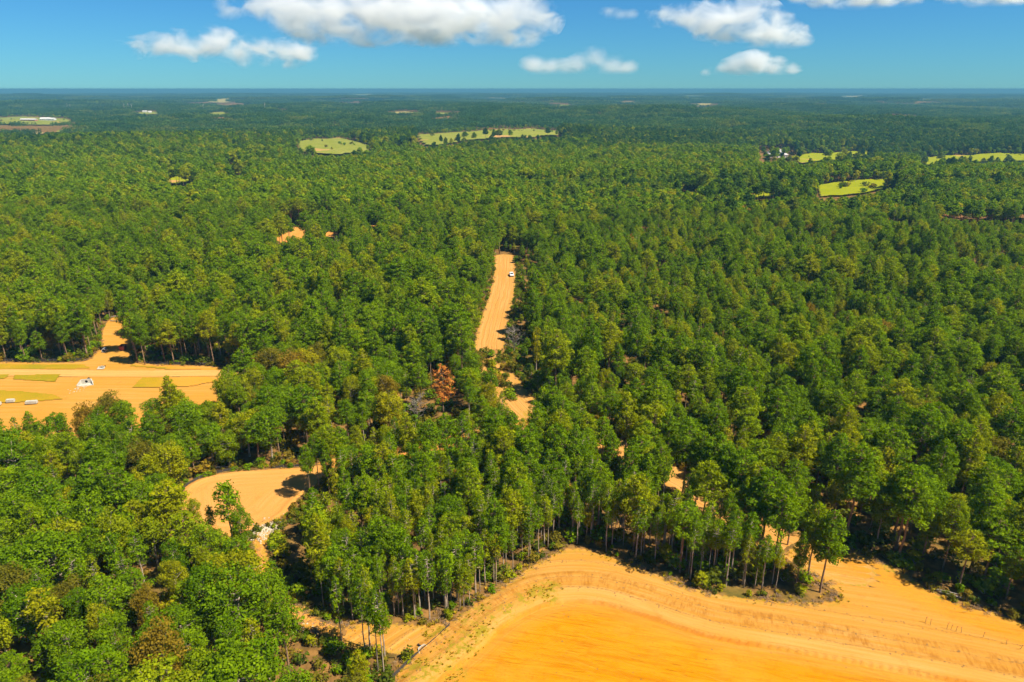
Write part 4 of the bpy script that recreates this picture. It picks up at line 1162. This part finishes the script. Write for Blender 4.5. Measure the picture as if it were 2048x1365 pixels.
for a_, amt in ((PAD, 900), (ROAD, 700), (ROUND, 260), (YARD, 300), (TRAIL, 160)):
    L = np.linalg.norm(a_.B - a_.A, axis=1); k = RNG.choice(len(L), amt, p=L / L.sum())
    dr = a_.B[k] - a_.A[k]; nr = np.stack([dr[:, 1], -dr[:, 0]], 1) / np.maximum(np.linalg.norm(dr, axis=1), 1e-6)[:, None]
    q = a_.A[k] + dr * RNG.random((amt, 1)) + nr * (RNG.choice([-1, 1], (amt, 1)) * (a_.half or 0) + RNG.normal(0, 1.1, (amt, 1)))
    Bq.append(q)
Bq = np.concatenate(Bq); sq = sd_bare(Bq); Bq = Bq[(sq < 1.2) & (sq > -3) & frange(Bq) & (Bq[:, 1] > 60)]
Bq = Bq[low(Bq, 5, 0.3) + 0.5 * low(Bq, 2.2, 1.0) > -0.35]
scatter("brush_debris", Bq, np.full(len(Bq), 0.10), RNG.uniform(0.5, 1.3, len(Bq)), np.full(len(Bq), 1.0), RNG.integers(4, size=len(Bq)), SK, "broken sticks and brush along the edges of the bare ground")
Tq = Bq + RNG.normal(0, 1.0, Bq.shape); sq = sd_bare(Tq); Tq = Tq[(sq < 0.6)]
scatter("edge_weeds", Tq, np.full(len(Tq), 0.05), RNG.uniform(0.5, 1.3, len(Tq)), np.full(len(Tq), 1.3), RNG.integers(4, size=len(Tq)), TF, "yellowish weeds fringing the bare ground")
c0 = np.array(at(534, 1060))
P = c0 + RNG.normal(size=(330, 2)) * (1.2, 2.0)
scatter("riprap_stones", P, np.full(len(P), 0.22), RNG.uniform(0.15, 0.5, len(P)), np.full(len(P), 1.1), RNG.integers(5, size=len(P)), STN, "pale riprap stones spilling from the round clearing")
c1 = np.array(at(1050, 835))
P = np.concatenate([np.array(at(600, 1262)) + RNG.normal(size=(50, 2)) * (1.2, 0.9), np.array(at(838, 1287)) + RNG.normal(size=(60, 2)) * (1.1, 0.5), np.array(at(868, 1302)) + RNG.normal(size=(40, 2)) * (0.5, 0.9), np.array(at(160, 776)) + RNG.normal(size=(60, 2)) * (1.0, 2.2)])
scatter("loose_stones", P, np.full(len(P), 0.15), RNG.uniform(0.15, 0.45, len(P)), np.full(len(P), 1.1), RNG.integers(5, size=len(P)), STN, "loose white stones around the concrete culverts")

# ------------------------------------------------------------------ silt fences
M_FABRIC = plain("black_silt_fabric", (0.045, 0.04, 0.035), 0.8, 0.3, 3)
M_STAKE = plain("wood_stake", (0.30, 0.20, 0.11), 0.9, 0.3, 5)
def silt_fence(pts, label, hgt_=0.75, step=2.4, z0=0.0, lean=0.06):
    q = chaikin(ats(pts), 2); d = np.concatenate([[0], np.cumsum(np.linalg.norm(np.diff(q, axis=0), axis=1))])
    n = int(d[-1] / step) + 1; S = np.linspace(0, d[-1], n)
    x = np.interp(S, d, q[:, 0]); y = np.interp(S, d, q[:, 1])
    root = empty("silt_fence", (x[0], y[0], z0)); tag(root, label, "silt fence", "silt fences along the cleared ground")
    fb = MB(); rgf = np.random.default_rng(int(abs(x[0] * 10)))
    fine = np.linspace(0, d[-1], n * 4); fx = np.interp(fine, d, q[:, 0]) - x[0]; fy = np.interp(fine, d, q[:, 1]) - y[0]
    V = []; Fq = []
    for k in range(len(fine)):
        sag = hgt_ * (0.82 + 0.16 * abs(math.cos(math.pi * k / 4)) + rgf.uniform(-0.04, 0.04)); o_ = rgf.normal(0, 0.03)
        V += [(fx[k], fy[k], -0.05), (fx[k] + o_, fy[k] + lean + o_, sag), (fx[k] + o_, fy[k] + lean + o_ + 0.02, sag), (fx[k], fy[k] + 0.02, -0.05)]
        if k: a = 4 * k; Fq += [(a - 4, a, a + 1, a - 3), (a - 3, a + 1, a + 2, a - 2), (a - 2, a + 2, a + 3, a - 1)]
    fb.add(V, Fq); fb.build("fabric", M_FABRIC, root)
    st = MB().tube([(0, 0, -0.2), (0.02, 0.03, hgt_ + 0.18)], [0.03, 0.025], 4).mesh("stake", M_STAKE)
    for k in range(n):
        o = link(bpy.data.objects.new("stake", st), root); o.location = (x[k] - x[0], y[k] - y[0] - 0.06, 0); o.rotation_euler = (rgf.normal(0, 0.06), rgf.normal(0, 0.06), 0)
silt_fence([(900, 1254), (866, 1288), (828, 1316), (800, 1344), (770, 1372), (735, 1410)], "black silt fence leaning along the sand bank at the bottom", 0.8, z0=0.1)
silt_fence([(362, 982), (390, 962), (425, 949), (470, 941)], "dark silt fence curving round the left rim of the round clearing", 0.8, z0=0.1)
silt_fence([(545, 938), (575, 936), (612, 933)], "short silt fence at the back of the round clearing", 0.7, z0=0.1)
silt_fence([(-60, 724), (0, 722), (80, 724), (165, 721)], "dark silt fence along the forest edge behind the yard", 0.8, z0=0.1)
silt_fence([(292, 728), (350, 729), (440, 731), (500, 737)], "silt fence at the foot of the pines right of the yard", 0.8, z0=0.1)
# survey stakes beside the right hand road
sk = MB().tube([(0, 0, -0.2), (0, 0, 1.15)], [0.045, 0.04], 4).mesh("stake_post", M_STAKE)
fl = MB().box((0.11, 0, 1.02), (0.22, 0.02, 0.10)).mesh("flag", plain("orange_tape", (0.75, 0.16, 0.03), 0.6, 0.1))
for k, (u, v) in enumerate([(1850, 1247), (1860, 1252), (1893, 1260), (1901, 1262), (1911, 1265), (1922, 1268), (1965, 1278), (2012, 1292), (2040, 1301)]):
    x, y = at(u, v); e = empty("survey_stake", (x, y, 0.3), RNG.uniform(0, 6.28)); e.rotation_euler = (RNG.normal(0, 0.1), RNG.normal(0, 0.1), 0)
    link(bpy.data.objects.new("stake_post", sk), e); link(bpy.data.objects.new("flag", fl), e)
    tag(e, "thin survey stake beside the right hand dirt road, %s from the left" % ("first", "second", "third", "fourth", "fifth", "sixth", "seventh", "eighth", "ninth")[k], "stake", "survey stakes beside the dirt road")

# ------------------------------------------------------------------ concrete culverts
M_CONC = plain("pale_concrete", (0.42, 0.40, 0.34), 0.85, 0.12, 1.5)
M_DARK = plain("dark_opening", (0.02, 0.02, 0.02), 0.95, 0.1)
def culvert(u, v, rz, s, label, z=0.1):
    x, y = at(u, v); e = empty("culvert_headwall", (x, y, z), rz); e.scale = (s, s, s)
    w = MB(); n = 12; zc = 0.75; r = 0.42
    # front wall with a round opening: ring of quads from the hole to the outline
    oc = []
    for k in range(n * 2):
        a = 2 * math.pi * k / (n * 2); cx_, sz = math.cos(a), math.sin(a)
        m = max(abs(cx_) / 1.5, abs(sz) / 0.8); oc.append((cx_ / m, sz / m))
    V = []
    for k in range(n * 2):
        a = 2 * math.pi * k / (n * 2)
        for yy in (-0.12, 0.12):
            V += [(r * math.cos(a), yy, zc + r * math.sin(a)), (oc[k][0], yy, zc + oc[k][1])]
    Fq = []
    for k in range(n * 2):
        a, b = 4 * k, 4 * ((k + 1) % (n * 2))
        Fq += [(a, a + 1, b + 1, b), (a + 2, b + 2, b + 3, a + 3), (a, b, b + 2, a + 2), (a + 1, a + 3, b + 3, b + 1)]
    w.add(V, Fq); w.build("headwall", M_CONC, e)
    for sgn in (-1, 1):
        MB().add([(sgn * 1.45, -0.1, -0.1), (sgn * 2.3, -1.9, -0.1), (sgn * 2.5, -1.8, -0.1), (sgn * 1.65, 0.1, -0.1), (sgn * 1.45, -0.1, 1.5), (sgn * 2.3, -1.9, 0.35), (sgn * 2.5, -1.8, 0.35), (sgn * 1.65, 0.1, 1.5)],
                 [(3, 2, 1, 0), (4, 5, 6, 7), (0, 1, 5, 4), (1, 2, 6, 5), (2, 3, 7, 6), (3, 0, 4, 7)]).build("wing_wall", M_CONC, e)
    MB().add([(-1.45, -0.14, -0.12), (1.45, -0.14, -0.12), (2.25, -1.9, -0.12), (-2.25, -1.9, -0.12), (-1.45, -0.14, 0.06), (1.45, -0.14, 0.06), (2.25, -1.9, 0.06), (-2.25, -1.9, 0.06)],
             [(0, 1, 2, 3), (7, 6, 5, 4), (0, 4, 5, 1), (1, 5, 6, 2), (2, 6, 7, 3), (3, 7, 4, 0)]).build("apron", M_CONC, e)
    p_ = MB(); V = []; Fq = []
    for yy in (-0.05, 2.4):
        for k in range(16):
            a = 2 * math.pi * k / 16; V.append((0.40 * math.cos(a), yy, zc + 0.40 * math.sin(a)))
    for k in range(16): Fq.append((k, (k + 1) % 16, 16 + (k + 1) % 16, 16 + k))
    Fq.append(tuple(range(16, 32)))
    p_.add(V, Fq).build("pipe", M_DARK, e)
    return tag(e, label, "culvert", "concrete culverts at the cleared ground")
culvert(174, 768, 0.25, 1.0, "white concrete culvert headwall with dark pipe in the yard", 0.1)
culvert(203, 738, 0.1, 0.45, "small white concrete pipe end by the forest opening above the yard", 0.25)
culvert(207, 737, -0.3, 0.42, "second small concrete pipe end, right of its twin above the yard", 0.25)
culvert(843, 1300, 0.75, 0.40, "small white concrete pipe end on the sand beside the silt fence", 0.25)
for k, (u, v, L_) in enumerate([(22, 806, 2.2), (64, 809, 3.2), (-6, 812, 2.4)]):
    x, y = at(u, v); e = MB()
    e.box((0, 0, 0.35), (L_, 1.0, 0.7)).box((0, 0.0, 0.78), (L_ * 0.94, 0.84, 0.16))
    o = e.build("concrete_slab", M_CONC); o.location = (x, y, 0.35); o.rotation_euler = (0, 0, 0.15)
    tag(o, ("short pale concrete block by treetops at the yard's near corner", "long pale concrete block at the yard's near corner", "pale concrete block cut by the left picture edge")[k], "concrete block", "concrete blocks in the yard")

# ------------------------------------------------------------------ black drain pipe and red bin at the forest opening
x, y = at(208, 706)
e = empty("drain_pipe", (x, y, 0.2), 0.2)
V = []; Fq = []
for yy in (0, 1.6, 1.6, 0):
    rr_ = 0.62 if len(V) < 32 else 0.52
    for k in range(16):
        a = 2 * math.pi * k / 16; V.append((rr_ * math.cos(a), yy, 0.62 + rr_ * math.sin(a)))
for j_ in range(4):
    for k in range(16):
        a, b = j_ * 16, ((j_ + 1) % 4) * 16
        Fq.append((a + k, a + (k + 1) % 16, b + (k + 1) % 16, b + k))
MB().add(V, Fq).build("pipe_wall", plain("black_pipe", (0.03, 0.035, 0.045), 0.5, 0.2), e)
for yy in (0.0, 0.8, 1.6):
    r_ = MB(); V = []; Fq = []
    for (q_, ro) in ((-0.05, 0.70), (0.05, 0.70), (0.05, 0.60), (-0.05, 0.60)):
        for k in range(16):
            a = 2 * math.pi * k / 16; V.append((ro * math.cos(a), yy + q_, 0.62 + ro * math.sin(a)))
    for j_ in range(4):
        for k in range(16):
            a, b = j_ * 16, ((j_ + 1) % 4) * 16; Fq.append((a + k, a + (k + 1) % 16, b + (k + 1) % 16, b + k))
    r_.add(V, Fq).build("rim", plain("pale_rim", (0.5, 0.53, 0.58), 0.5, 0.15), e)
tag(e, "short black drain pipe with pale rim at the forest opening above the yard", "pipe")
x, y = at(247, 700)
e = empty("waste_skip", (x, y, 0.1), 0.15)
MRED = plain("red_paint", (0.30, 0.045, 0.025), 0.55, 0.2, 2)
sk_ = MB()
V = [(-0.75, -1.2, 0.15), (0.75, -1.2, 0.15), (0.75, 1.2, 0.15), (-0.75, 1.2, 0.15), (-1.0, -1.5, 1.7), (1.0, -1.5, 1.7), (1.0, 1.5, 1.7), (-1.0, 1.5, 1.7), (-0.88, -1.38, 1.7), (0.88, -1.38, 1.7), (0.88, 1.38, 1.7), (-0.88, 1.38, 1.7), (-0.68, -1.1, 0.25), (0.68, -1.1, 0.25), (0.68, 1.1, 0.25), (-0.68, 1.1, 0.25)]
sk_.add(V, [(3, 2, 1, 0), (0, 1, 5, 4), (1, 2, 6, 5), (2, 3, 7, 6), (3, 0, 4, 7), (4, 5, 9, 8), (5, 6, 10, 9), (6, 7, 11, 10), (7, 4, 8, 11), (8, 9, 13, 12), (9, 10, 14, 13), (10, 11, 15, 14), (11, 8, 12, 15), (12, 13, 14, 15)]).build("bin_body", MRED, e)
for yy in (-1.0, 0.0, 1.0): MB().box((-0.93, yy, 0.95), (0.1, 0.12, 1.4)).build("rib", MRED, e)
for sx in (-0.55, 0.55): MB().box((sx, 0, 0.07), (0.16, 2.3, 0.16)).build("runner", M_DARK, e)
tag(e, "small red waste skip in tree shade right of the forest opening", "skip")

# ------------------------------------------------------------------ white pick-up on the dirt road
M_WHITE = plain("white_paint", (0.66, 0.67, 0.68), 0.35, 0.04); M_GLASS = plain("dark_glass", (0.02, 0.025, 0.03), 0.15, 0.1); M_TYRE = plain("tyre_rubber", (0.025, 0.025, 0.025), 0.9, 0.2)
M_RIM = plain("steel_rim", (0.5, 0.5, 0.5), 0.35, 0.1, metal=0.6); M_LAMP = plain("lamp_glass", (0.8, 0.8, 0.75), 0.2, 0.05); M_RED = plain("tail_lamp", (0.5, 0.02, 0.02), 0.3, 0.1)
def pickup(u, v, rz, label):
    x, y = at(u, v); e = empty("pickup_truck", (x, y, 0.08), rz)
    prof = [(-2.7, 0.45), (2.65, 0.45), (2.7, 0.75), (2.6, 1.02), (1.25, 1.12), (0.6, 1.75), (-0.75, 1.78), (-0.95, 1.15), (-2.7, 1.15)]
    V = [(px, sgn * (0.97 if pz < 1.3 else 0.80), pz) for sgn in (-1, 1) for px, pz in prof]; n = len(prof)
    MB().add(V, [tuple(range(n)), tuple(reversed(range(n, 2 * n)))] + [((k + 1) % n, k, n + k, n + (k + 1) % n) for k in range(n)]).build("body", M_WHITE, e)
    MB().add([(1.20, -0.78, 1.16), (1.20, 0.78, 1.16), (0.66, 0.68, 1.70), (0.66, -0.68, 1.70), (1.26, -0.78, 1.17), (1.26, 0.78, 1.17), (0.72, 0.68, 1.71), (0.72, -0.68, 1.71)], [(0, 3, 2, 1), (4, 5, 6, 7), (0, 1, 5, 4), (1, 2, 6, 5), (2, 3, 7, 6), (3, 0, 4, 7)]).build("windscreen", M_GLASS, e)
    MB().box((-0.86, 0, 1.47), (0.06, 1.3, 0.42)).build("rear_window", M_GLASS, e)
    for sgn in (-1, 1):
        MB().box((0.0, sgn * 0.875, 1.45), (1.1, 0.06, 0.42), top=0.92).build("side_window", M_GLASS, e)
        MB().box((2.62, sgn * 0.72, 0.82), (0.14, 0.34, 0.2)).build("headlight", M_LAMP, e)
        MB().box((-2.70, sgn * 0.86, 0.95), (0.06, 0.16, 0.3)).build("tail_light", M_RED, e)
        for wx in (-1.75, 1.75):
            w_ = MB().tube([(wx, sgn * 0.80, 0.40), (wx, sgn * 1.0, 0.40)], 0.40, 14).build("wheel", M_TYRE, e)
            MB().tube([(wx, sgn * 1.0, 0.40), (wx, sgn * 1.015, 0.40)], 0.22, 10).build("rim", M_RIM, w_)
    MB().box((-1.85, 0, 1.16), (1.5, 1.5, 0.06)).build("bed_liner", M_DARK, e)
    return tag(e, label, "truck")
pickup(1023, 552, -1.45, "white pick-up truck parked on the far stretch of the dirt road")

# ------------------------------------------------------------------ far buildings
M_METALROOF = plain("white_metal_roof", (0.64, 0.63, 0.60), 0.5, 0.06, 0.2); M_SLATE = plain("grey_shingles", (0.42, 0.40, 0.39), 0.9, 0.15, 0.5)
M_WALL = plain("cream_wall", (0.62, 0.55, 0.45), 0.9, 0.08, 0.4); M_BARN = plain("red_barn_wall", (0.40, 0.16, 0.10), 0.9, 0.1, 0.4); M_WIN = plain("window_glass", (0.05, 0.06, 0.08), 0.2, 0.1)
def gable(root, w, d, h, rise, c, wall, roof, rz=0.0, over=0.6, win=4, hip=0.0):
    """walls, pitched roof, door and windows of one wing"""
    x0, y0 = c
    MB().box((x0, y0, h / 2), (w, d, h)).build("wall", wall, root)
    o_ = over; V = [(x0 - w / 2 - o_, y0 - d / 2 - o_, h), (x0 + w / 2 + o_, y0 - d / 2 - o_, h), (x0 + w / 2 + o_, y0 + d / 2 + o_, h), (x0 - w / 2 - o_, y0 + d / 2 + o_, h),
                    (x0 - w / 2 - o_ + hip, y0, h + rise), (x0 + w / 2 + o_ - hip, y0, h + rise)]
    V = [(a, b, c_ + 0.02) for a, b, c_ in V]
    MB().add(V, [(3, 2, 1, 0), (0, 1, 5, 4), (2, 3, 4, 5), (1, 2, 5), (3, 0, 4)]).build("roof", roof, root)
    for k in range(win):
        MB().box((x0 - w / 2 + w * (k + 0.5) / win, y0 - d / 2, h * 0.55), (min(2.2, w / win * 0.5), 0.12, h * 0.35)).build("window", M_WIN, root)
def house_at(name, u, v, rz, label, z=0.0):
    x, y = at(u, v); e = empty(name, (x, y, float(hgt(x, y)) + z), rz)
    return tag(e, label, "building")
h_ = house_at("country_house", 1552, 315, 0.2, "pale grey roofed country house beside the green lawn"); h_.scale = (1.3, 1.3, 1.3)
gable(h_, 14, 10, 4.5, 5.5, (2.5, 0), M_WALL, M_SLATE, win=4, hip=3.5); gable(h_, 8, 9, 4.2, 4.0, (-8.6, 1.5), M_WALL, M_SLATE, win=2, hip=3.0); gable(h_, 6, 6, 3.4, 2.2, (8.6, -4.6), M_WALL, M_SLATE, win=2, hip=2.0)
MB().box((4.5, 2.0, 9.0), (1.0, 1.0, 3.6)).build("chimney", M_BARN, h_); MB().box((-1.2, -5.0, 1.2), (1.3, 0.14, 2.4)).build("door", M_WIN, h_)
h_ = house_at("long_shed", 58, 242, -0.12, "long low shed with brown walls at far left")
gable(h_, 50, 12, 4, 2.5, (0, 0), M_BARN, M_METALROOF, win=10)
h_ = house_at("white_barn", 92, 241, 0.1, "bright white metal barn right of the long shed at far left")
gable(h_, 28, 18, 5, 3.5, (0, 0), M_METALROOF, M_METALROOF, win=5); gable(h_, 16, 14, 5, 2.5, (22, -4), M_METALROOF, M_METALROOF, win=2)
h_ = house_at("white_cottage", 1446, 352, 0.0, "low white cottage among trees left of the pale roofed house")
gable(h_, 13, 8, 3.2, 2.4, (0, 0), M_WALL, M_METALROOF, win=4)
for k, (u, v) in enumerate([(1368, 376), (1380, 375), (1390, 378)]):
    h_ = house_at("small_shed", u, v, 0.3 * k, "small white shed among trees, %s of three left of the small bright clearing" % ("left", "middle", "right")[k])
    gable(h_, 4.5, 3.4, 2.4, 1.2, (0, 0), M_METALROOF, M_METALROOF, win=1, over=0.3)
for k, (u, v, w_) in enumerate([(162, 237, 16), (178, 239, 12), (290, 225, 16), (300, 226, 12), (908, 205, 30), (1370, 191, 70), (1018, 190, 80), (1812, 205, 26), (885, 190, 70)]):
    h_ = house_at("far_house", u, v, 0.2 * k, "tiny far off white building near the horizon, " + place(u, v))
    gable(h_, w_, w_ * 0.55, 4, 2.5, (0, 0), M_METALROOF, M_METALROOF, win=3)
M_POLE = plain("pale_pole", (0.55, 0.50, 0.45), 0.8, 0.1)
pl_ = MB().tube([(0, 0, -1), (0, 0, 32)], [0.55, 0.32], 6).mesh("pole", M_POLE); ar = MB().box((0, 0, 29), (7, 0.3, 0.3)).box((0, 0, 25.5), (5.5, 0.3, 0.3)).mesh("crossarm", M_POLE)
for k, (u, v) in enumerate([(136, 221), (142, 222), (250, 224), (258, 223), (265, 224), (408, 224), (531, 224)]):
    x, y = at(u, v); e = empty("power_pole", (x, y, float(hgt(x, y))), 0.4)
    link(bpy.data.objects.new("pole", pl_), e); link(bpy.data.objects.new("crossarm", ar), e)
    tag(e, "pale power pole in the far left distance, %s from the left" % ("first", "second", "third", "fourth", "fifth", "sixth", "seventh")[k], "pole", "power poles in the far left distance")
# fallen trunks at the forest opening and along the verge
lg = MB().tube([(-2.6, 0, 0.2), (0, 0.05, 0.24), (2.4, 0.1, 0.2)], [0.2, 0.17, 0.1], 7).mesh("log", M_GREYWOOD)
for k, (u, v, rz, lab) in enumerate([(236, 634, 0.3, "fallen log at the back of the forest opening"), (232, 644, -0.2, "dark log lying in the forest opening below another log"), (446, 937, 0.1, "pale fallen log beside the curving silt fence"), (1888, 1186, -0.4, "fallen log at the right hand wood's edge"), (1910, 1196, -0.5, "second fallen log at the right hand wood's edge, nearer")]):
    x, y = at(u, v); o = link(bpy.data.objects.new("fallen_log", lg)); o.location = (x, y, 0.12); o.rotation_euler = (0, 0, rz)
    tag(o, lab, "log", "fallen logs at the forest edges")

# ------------------------------------------------------------------ haze
hz = MB().box((0, 0, 0), (90000, 90000, 1))
o = hz.build("haze", None) if False else None
zlo, zhi = -70.0, 92.0
me = bpy.data.meshes.new("haze")
me.from_pydata([(-45000, -45000, zlo), (45000, -45000, zlo), (45000, 45000, zlo), (-45000, 45000, zlo), (-45000, -45000, zhi), (45000, -45000, zhi), (45000, 45000, zhi), (-45000, 45000, zhi)], [],
               [(3, 2, 1, 0), (4, 5, 6, 7), (0, 1, 5, 4), (1, 2, 6, 5), (2, 3, 7, 6), (3, 0, 4, 7)])
t = NT("haze_air")
pv = t.n("ShaderNodeVolumePrincipled")
pv.inputs["Color"].default_value = (0.12, 0.34, 0.52, 1)
pv.inputs["Density"].default_value = 0.00013
pv.inputs["Anisotropy"].default_value = 0.0
t.l(pv.outputs[0], t.out.inputs["Volume"])
me.materials.append(t.m)
tag(link(bpy.data.objects.new("haze", me)), "thin blue haze over the distant woodland", kind="stuff")

# ------------------------------------------------------------------ clouds
def ray_at(u, v, Yd):
    dx = (u - 1024) / F; dy = (682.5 - v) / F
    d = np.array([dx, cp + dy * sp, -sp + dy * cp]); k = Yd / d[1]
    return d * k + np.array([0, 0, CAM_H])
def cloud(puffs, Yd, label, dens, seed, vox=None, erode=1.0):
    """puffs: (u, v, radius in picture pixels) billows; the vapour thins out towards their rims and is broken up by turbulence"""
    import bmesh
    from mathutils import Matrix
    rgc = np.random.default_rng(seed)
    px = Yd / (F * cp)
    bm = bmesh.new()
    balls = []
    for (u, v, r_) in puffs:
        balls.append((ray_at(u, v, Yd + rgc.uniform(-0.4, 0.4) * r_ * px), np.array([1.6, 1.4, 1.0]) * r_ * px))
    t = NT("cloud_vapour")
    pv = t.n("ShaderNodeVolumePrincipled")
    pv.inputs["Color"].default_value = (0.90, 0.92, 0.95, 1); pv.inputs["Anisotropy"].default_value = 0.15
    p = geo_pos(t)
    m = None
    for c, r_ in balls:
        bmesh.ops.create_icosphere(bm, subdivisions=3, radius=1.0, matrix=Matrix.Translation(c) @ Matrix.Diagonal((*(r_ * 1.06), 1)))
        sb = t.n("ShaderNodeVectorMath", operation='SUBTRACT'); t.l(p, sb.inputs[0]); sb.inputs[1].default_value = c
        ln = t.n("ShaderNodeVectorMath", operation='LENGTH'); t.l(t.scalev(sb.outputs[0], *(1 / r_)), ln.inputs[0])
        f = t.math('SUBTRACT', 1.0, ln.outputs["Value"])
        m = f if m is None else t.math('SMOOTH_MAX', m, f, 0.45)
    n1 = t.noise(t.scalev(p, 0.7, 0.7, 1.15), 1 / (34 * px), 8, 0.60, 0.6); n2 = t.noise(p, 1 / (80 * px), 3, 0.5)
    z = t.n("ShaderNodeSeparateXYZ"); t.l(p, z.inputs[0])
    zb = ray_at(1024, max(v + r_ * 0.62 for u, v, r_ in puffs), Yd)[2]
    d = t.math('ADD', t.math('MULTIPLY', m, 0.9), t.math('MULTIPLY', t.math('SUBTRACT', n1, 0.54), 3.2 * erode))
    d = t.math('ADD', d, t.math('MULTIPLY', t.math('SUBTRACT', n2, 0.5), 1.1))
    fade = t.rng(z.outputs[2], zb - 4 * px, zb + 10 * px)
    t.l(t.math('MULTIPLY', fade, t.rng(d, -0.05, 1.15, 0.0, dens / (30 * px))), pv.inputs["Density"])
    t.l(pv.outputs[0], t.out.inputs["Volume"])
    t.m.cycles.volume_step_rate = 0.5
    me = bpy.data.meshes.new("cumulus_cloud"); bm.to_mesh(me); bm.free()
    me.materials.append(t.m)
    o = link(bpy.data.objects.new("cumulus_cloud", me))
    md = o.modifiers.new("merge", 'REMESH'); md.mode = 'VOXEL'; md.voxel_size = (vox or 2.5) * px; md.use_smooth_shade = True
    return tag(o, label, "cloud", "cumulus clouds over the woodland")
cloud([(275, 92, 22), (320, 92, 26), (370, 90, 28), (425, 88, 32), (475, 100, 30), (520, 102, 28), (565, 108, 26), (600, 106, 20), (530, 128, 16), (490, 128, 14), (570, 130, 14)], 21000, "long low cumulus cloud at upper left, clear of the top edge", 2.2, 1)
cloud([(455, 18, 18), (510, 14, 24), (560, 22, 34), (620, 30, 46), (690, 38, 58), (760, 36, 62), (830, 40, 60), (900, 34, 56), (960, 38, 52), (1010, 40, 52), (1050, 38, 42), (800, -10, 40), (920, -12, 40), (700, 0, 34), (870, 78, 24), (720, 84, 18), (980, 76, 22)], 19000, "largest white cloud, cut by the top edge left of centre", 1.7, 2, vox=2.8)
cloud([(1335, 30, 24), (1370, 38, 28), (1420, 44, 34), (1460, 36, 34), (1500, 38, 36), (1530, 58, 36), (1565, 76, 30), (1590, 80, 20), (1450, 70, 22), (1520, 84, 20)], 19500, "bright puffy cloud at upper right of centre", 2.2, 3)
cloud([(1410, 146, 9), (1440, 138, 12), (1470, 128, 20), (1510, 126, 22), (1550, 134, 18), (1585, 138, 12)], 24000, "small flat based cloud below the bright puffy one", 2.2, 4, vox=1.6)
cloud([(1070, 132, 19), (1100, 137, 18), (1130, 137, 18), (1160, 132, 20), (1188, 122, 24), (1222, 131, 22), (1252, 137, 16)], 25000, "faint thin cloud low over the horizon right of centre", 1.5, 5, vox=1.6, erode=0.6)
cloud([(1215, 22, 13), (1240, 30, 14), (1262, 30, 10)], 21000, "small faint cloud scrap between the two biggest clouds", 1.2, 6, vox=1.5, erode=0.7)
cloud([(1600, -8, 18), (1660, -6, 24), (1720, 0, 26), (1770, 0, 24), (1820, -8, 18)], 18000, "cloud base showing at the top edge right of the bright cloud", 2.2, 7, vox=2.4)
cloud([(1905, -8, 18), (1960, -4, 22), (2020, -6, 22), (2070, -8, 22)], 18500, "cloud base at the top right corner", 2.2, 8, vox=2.4)
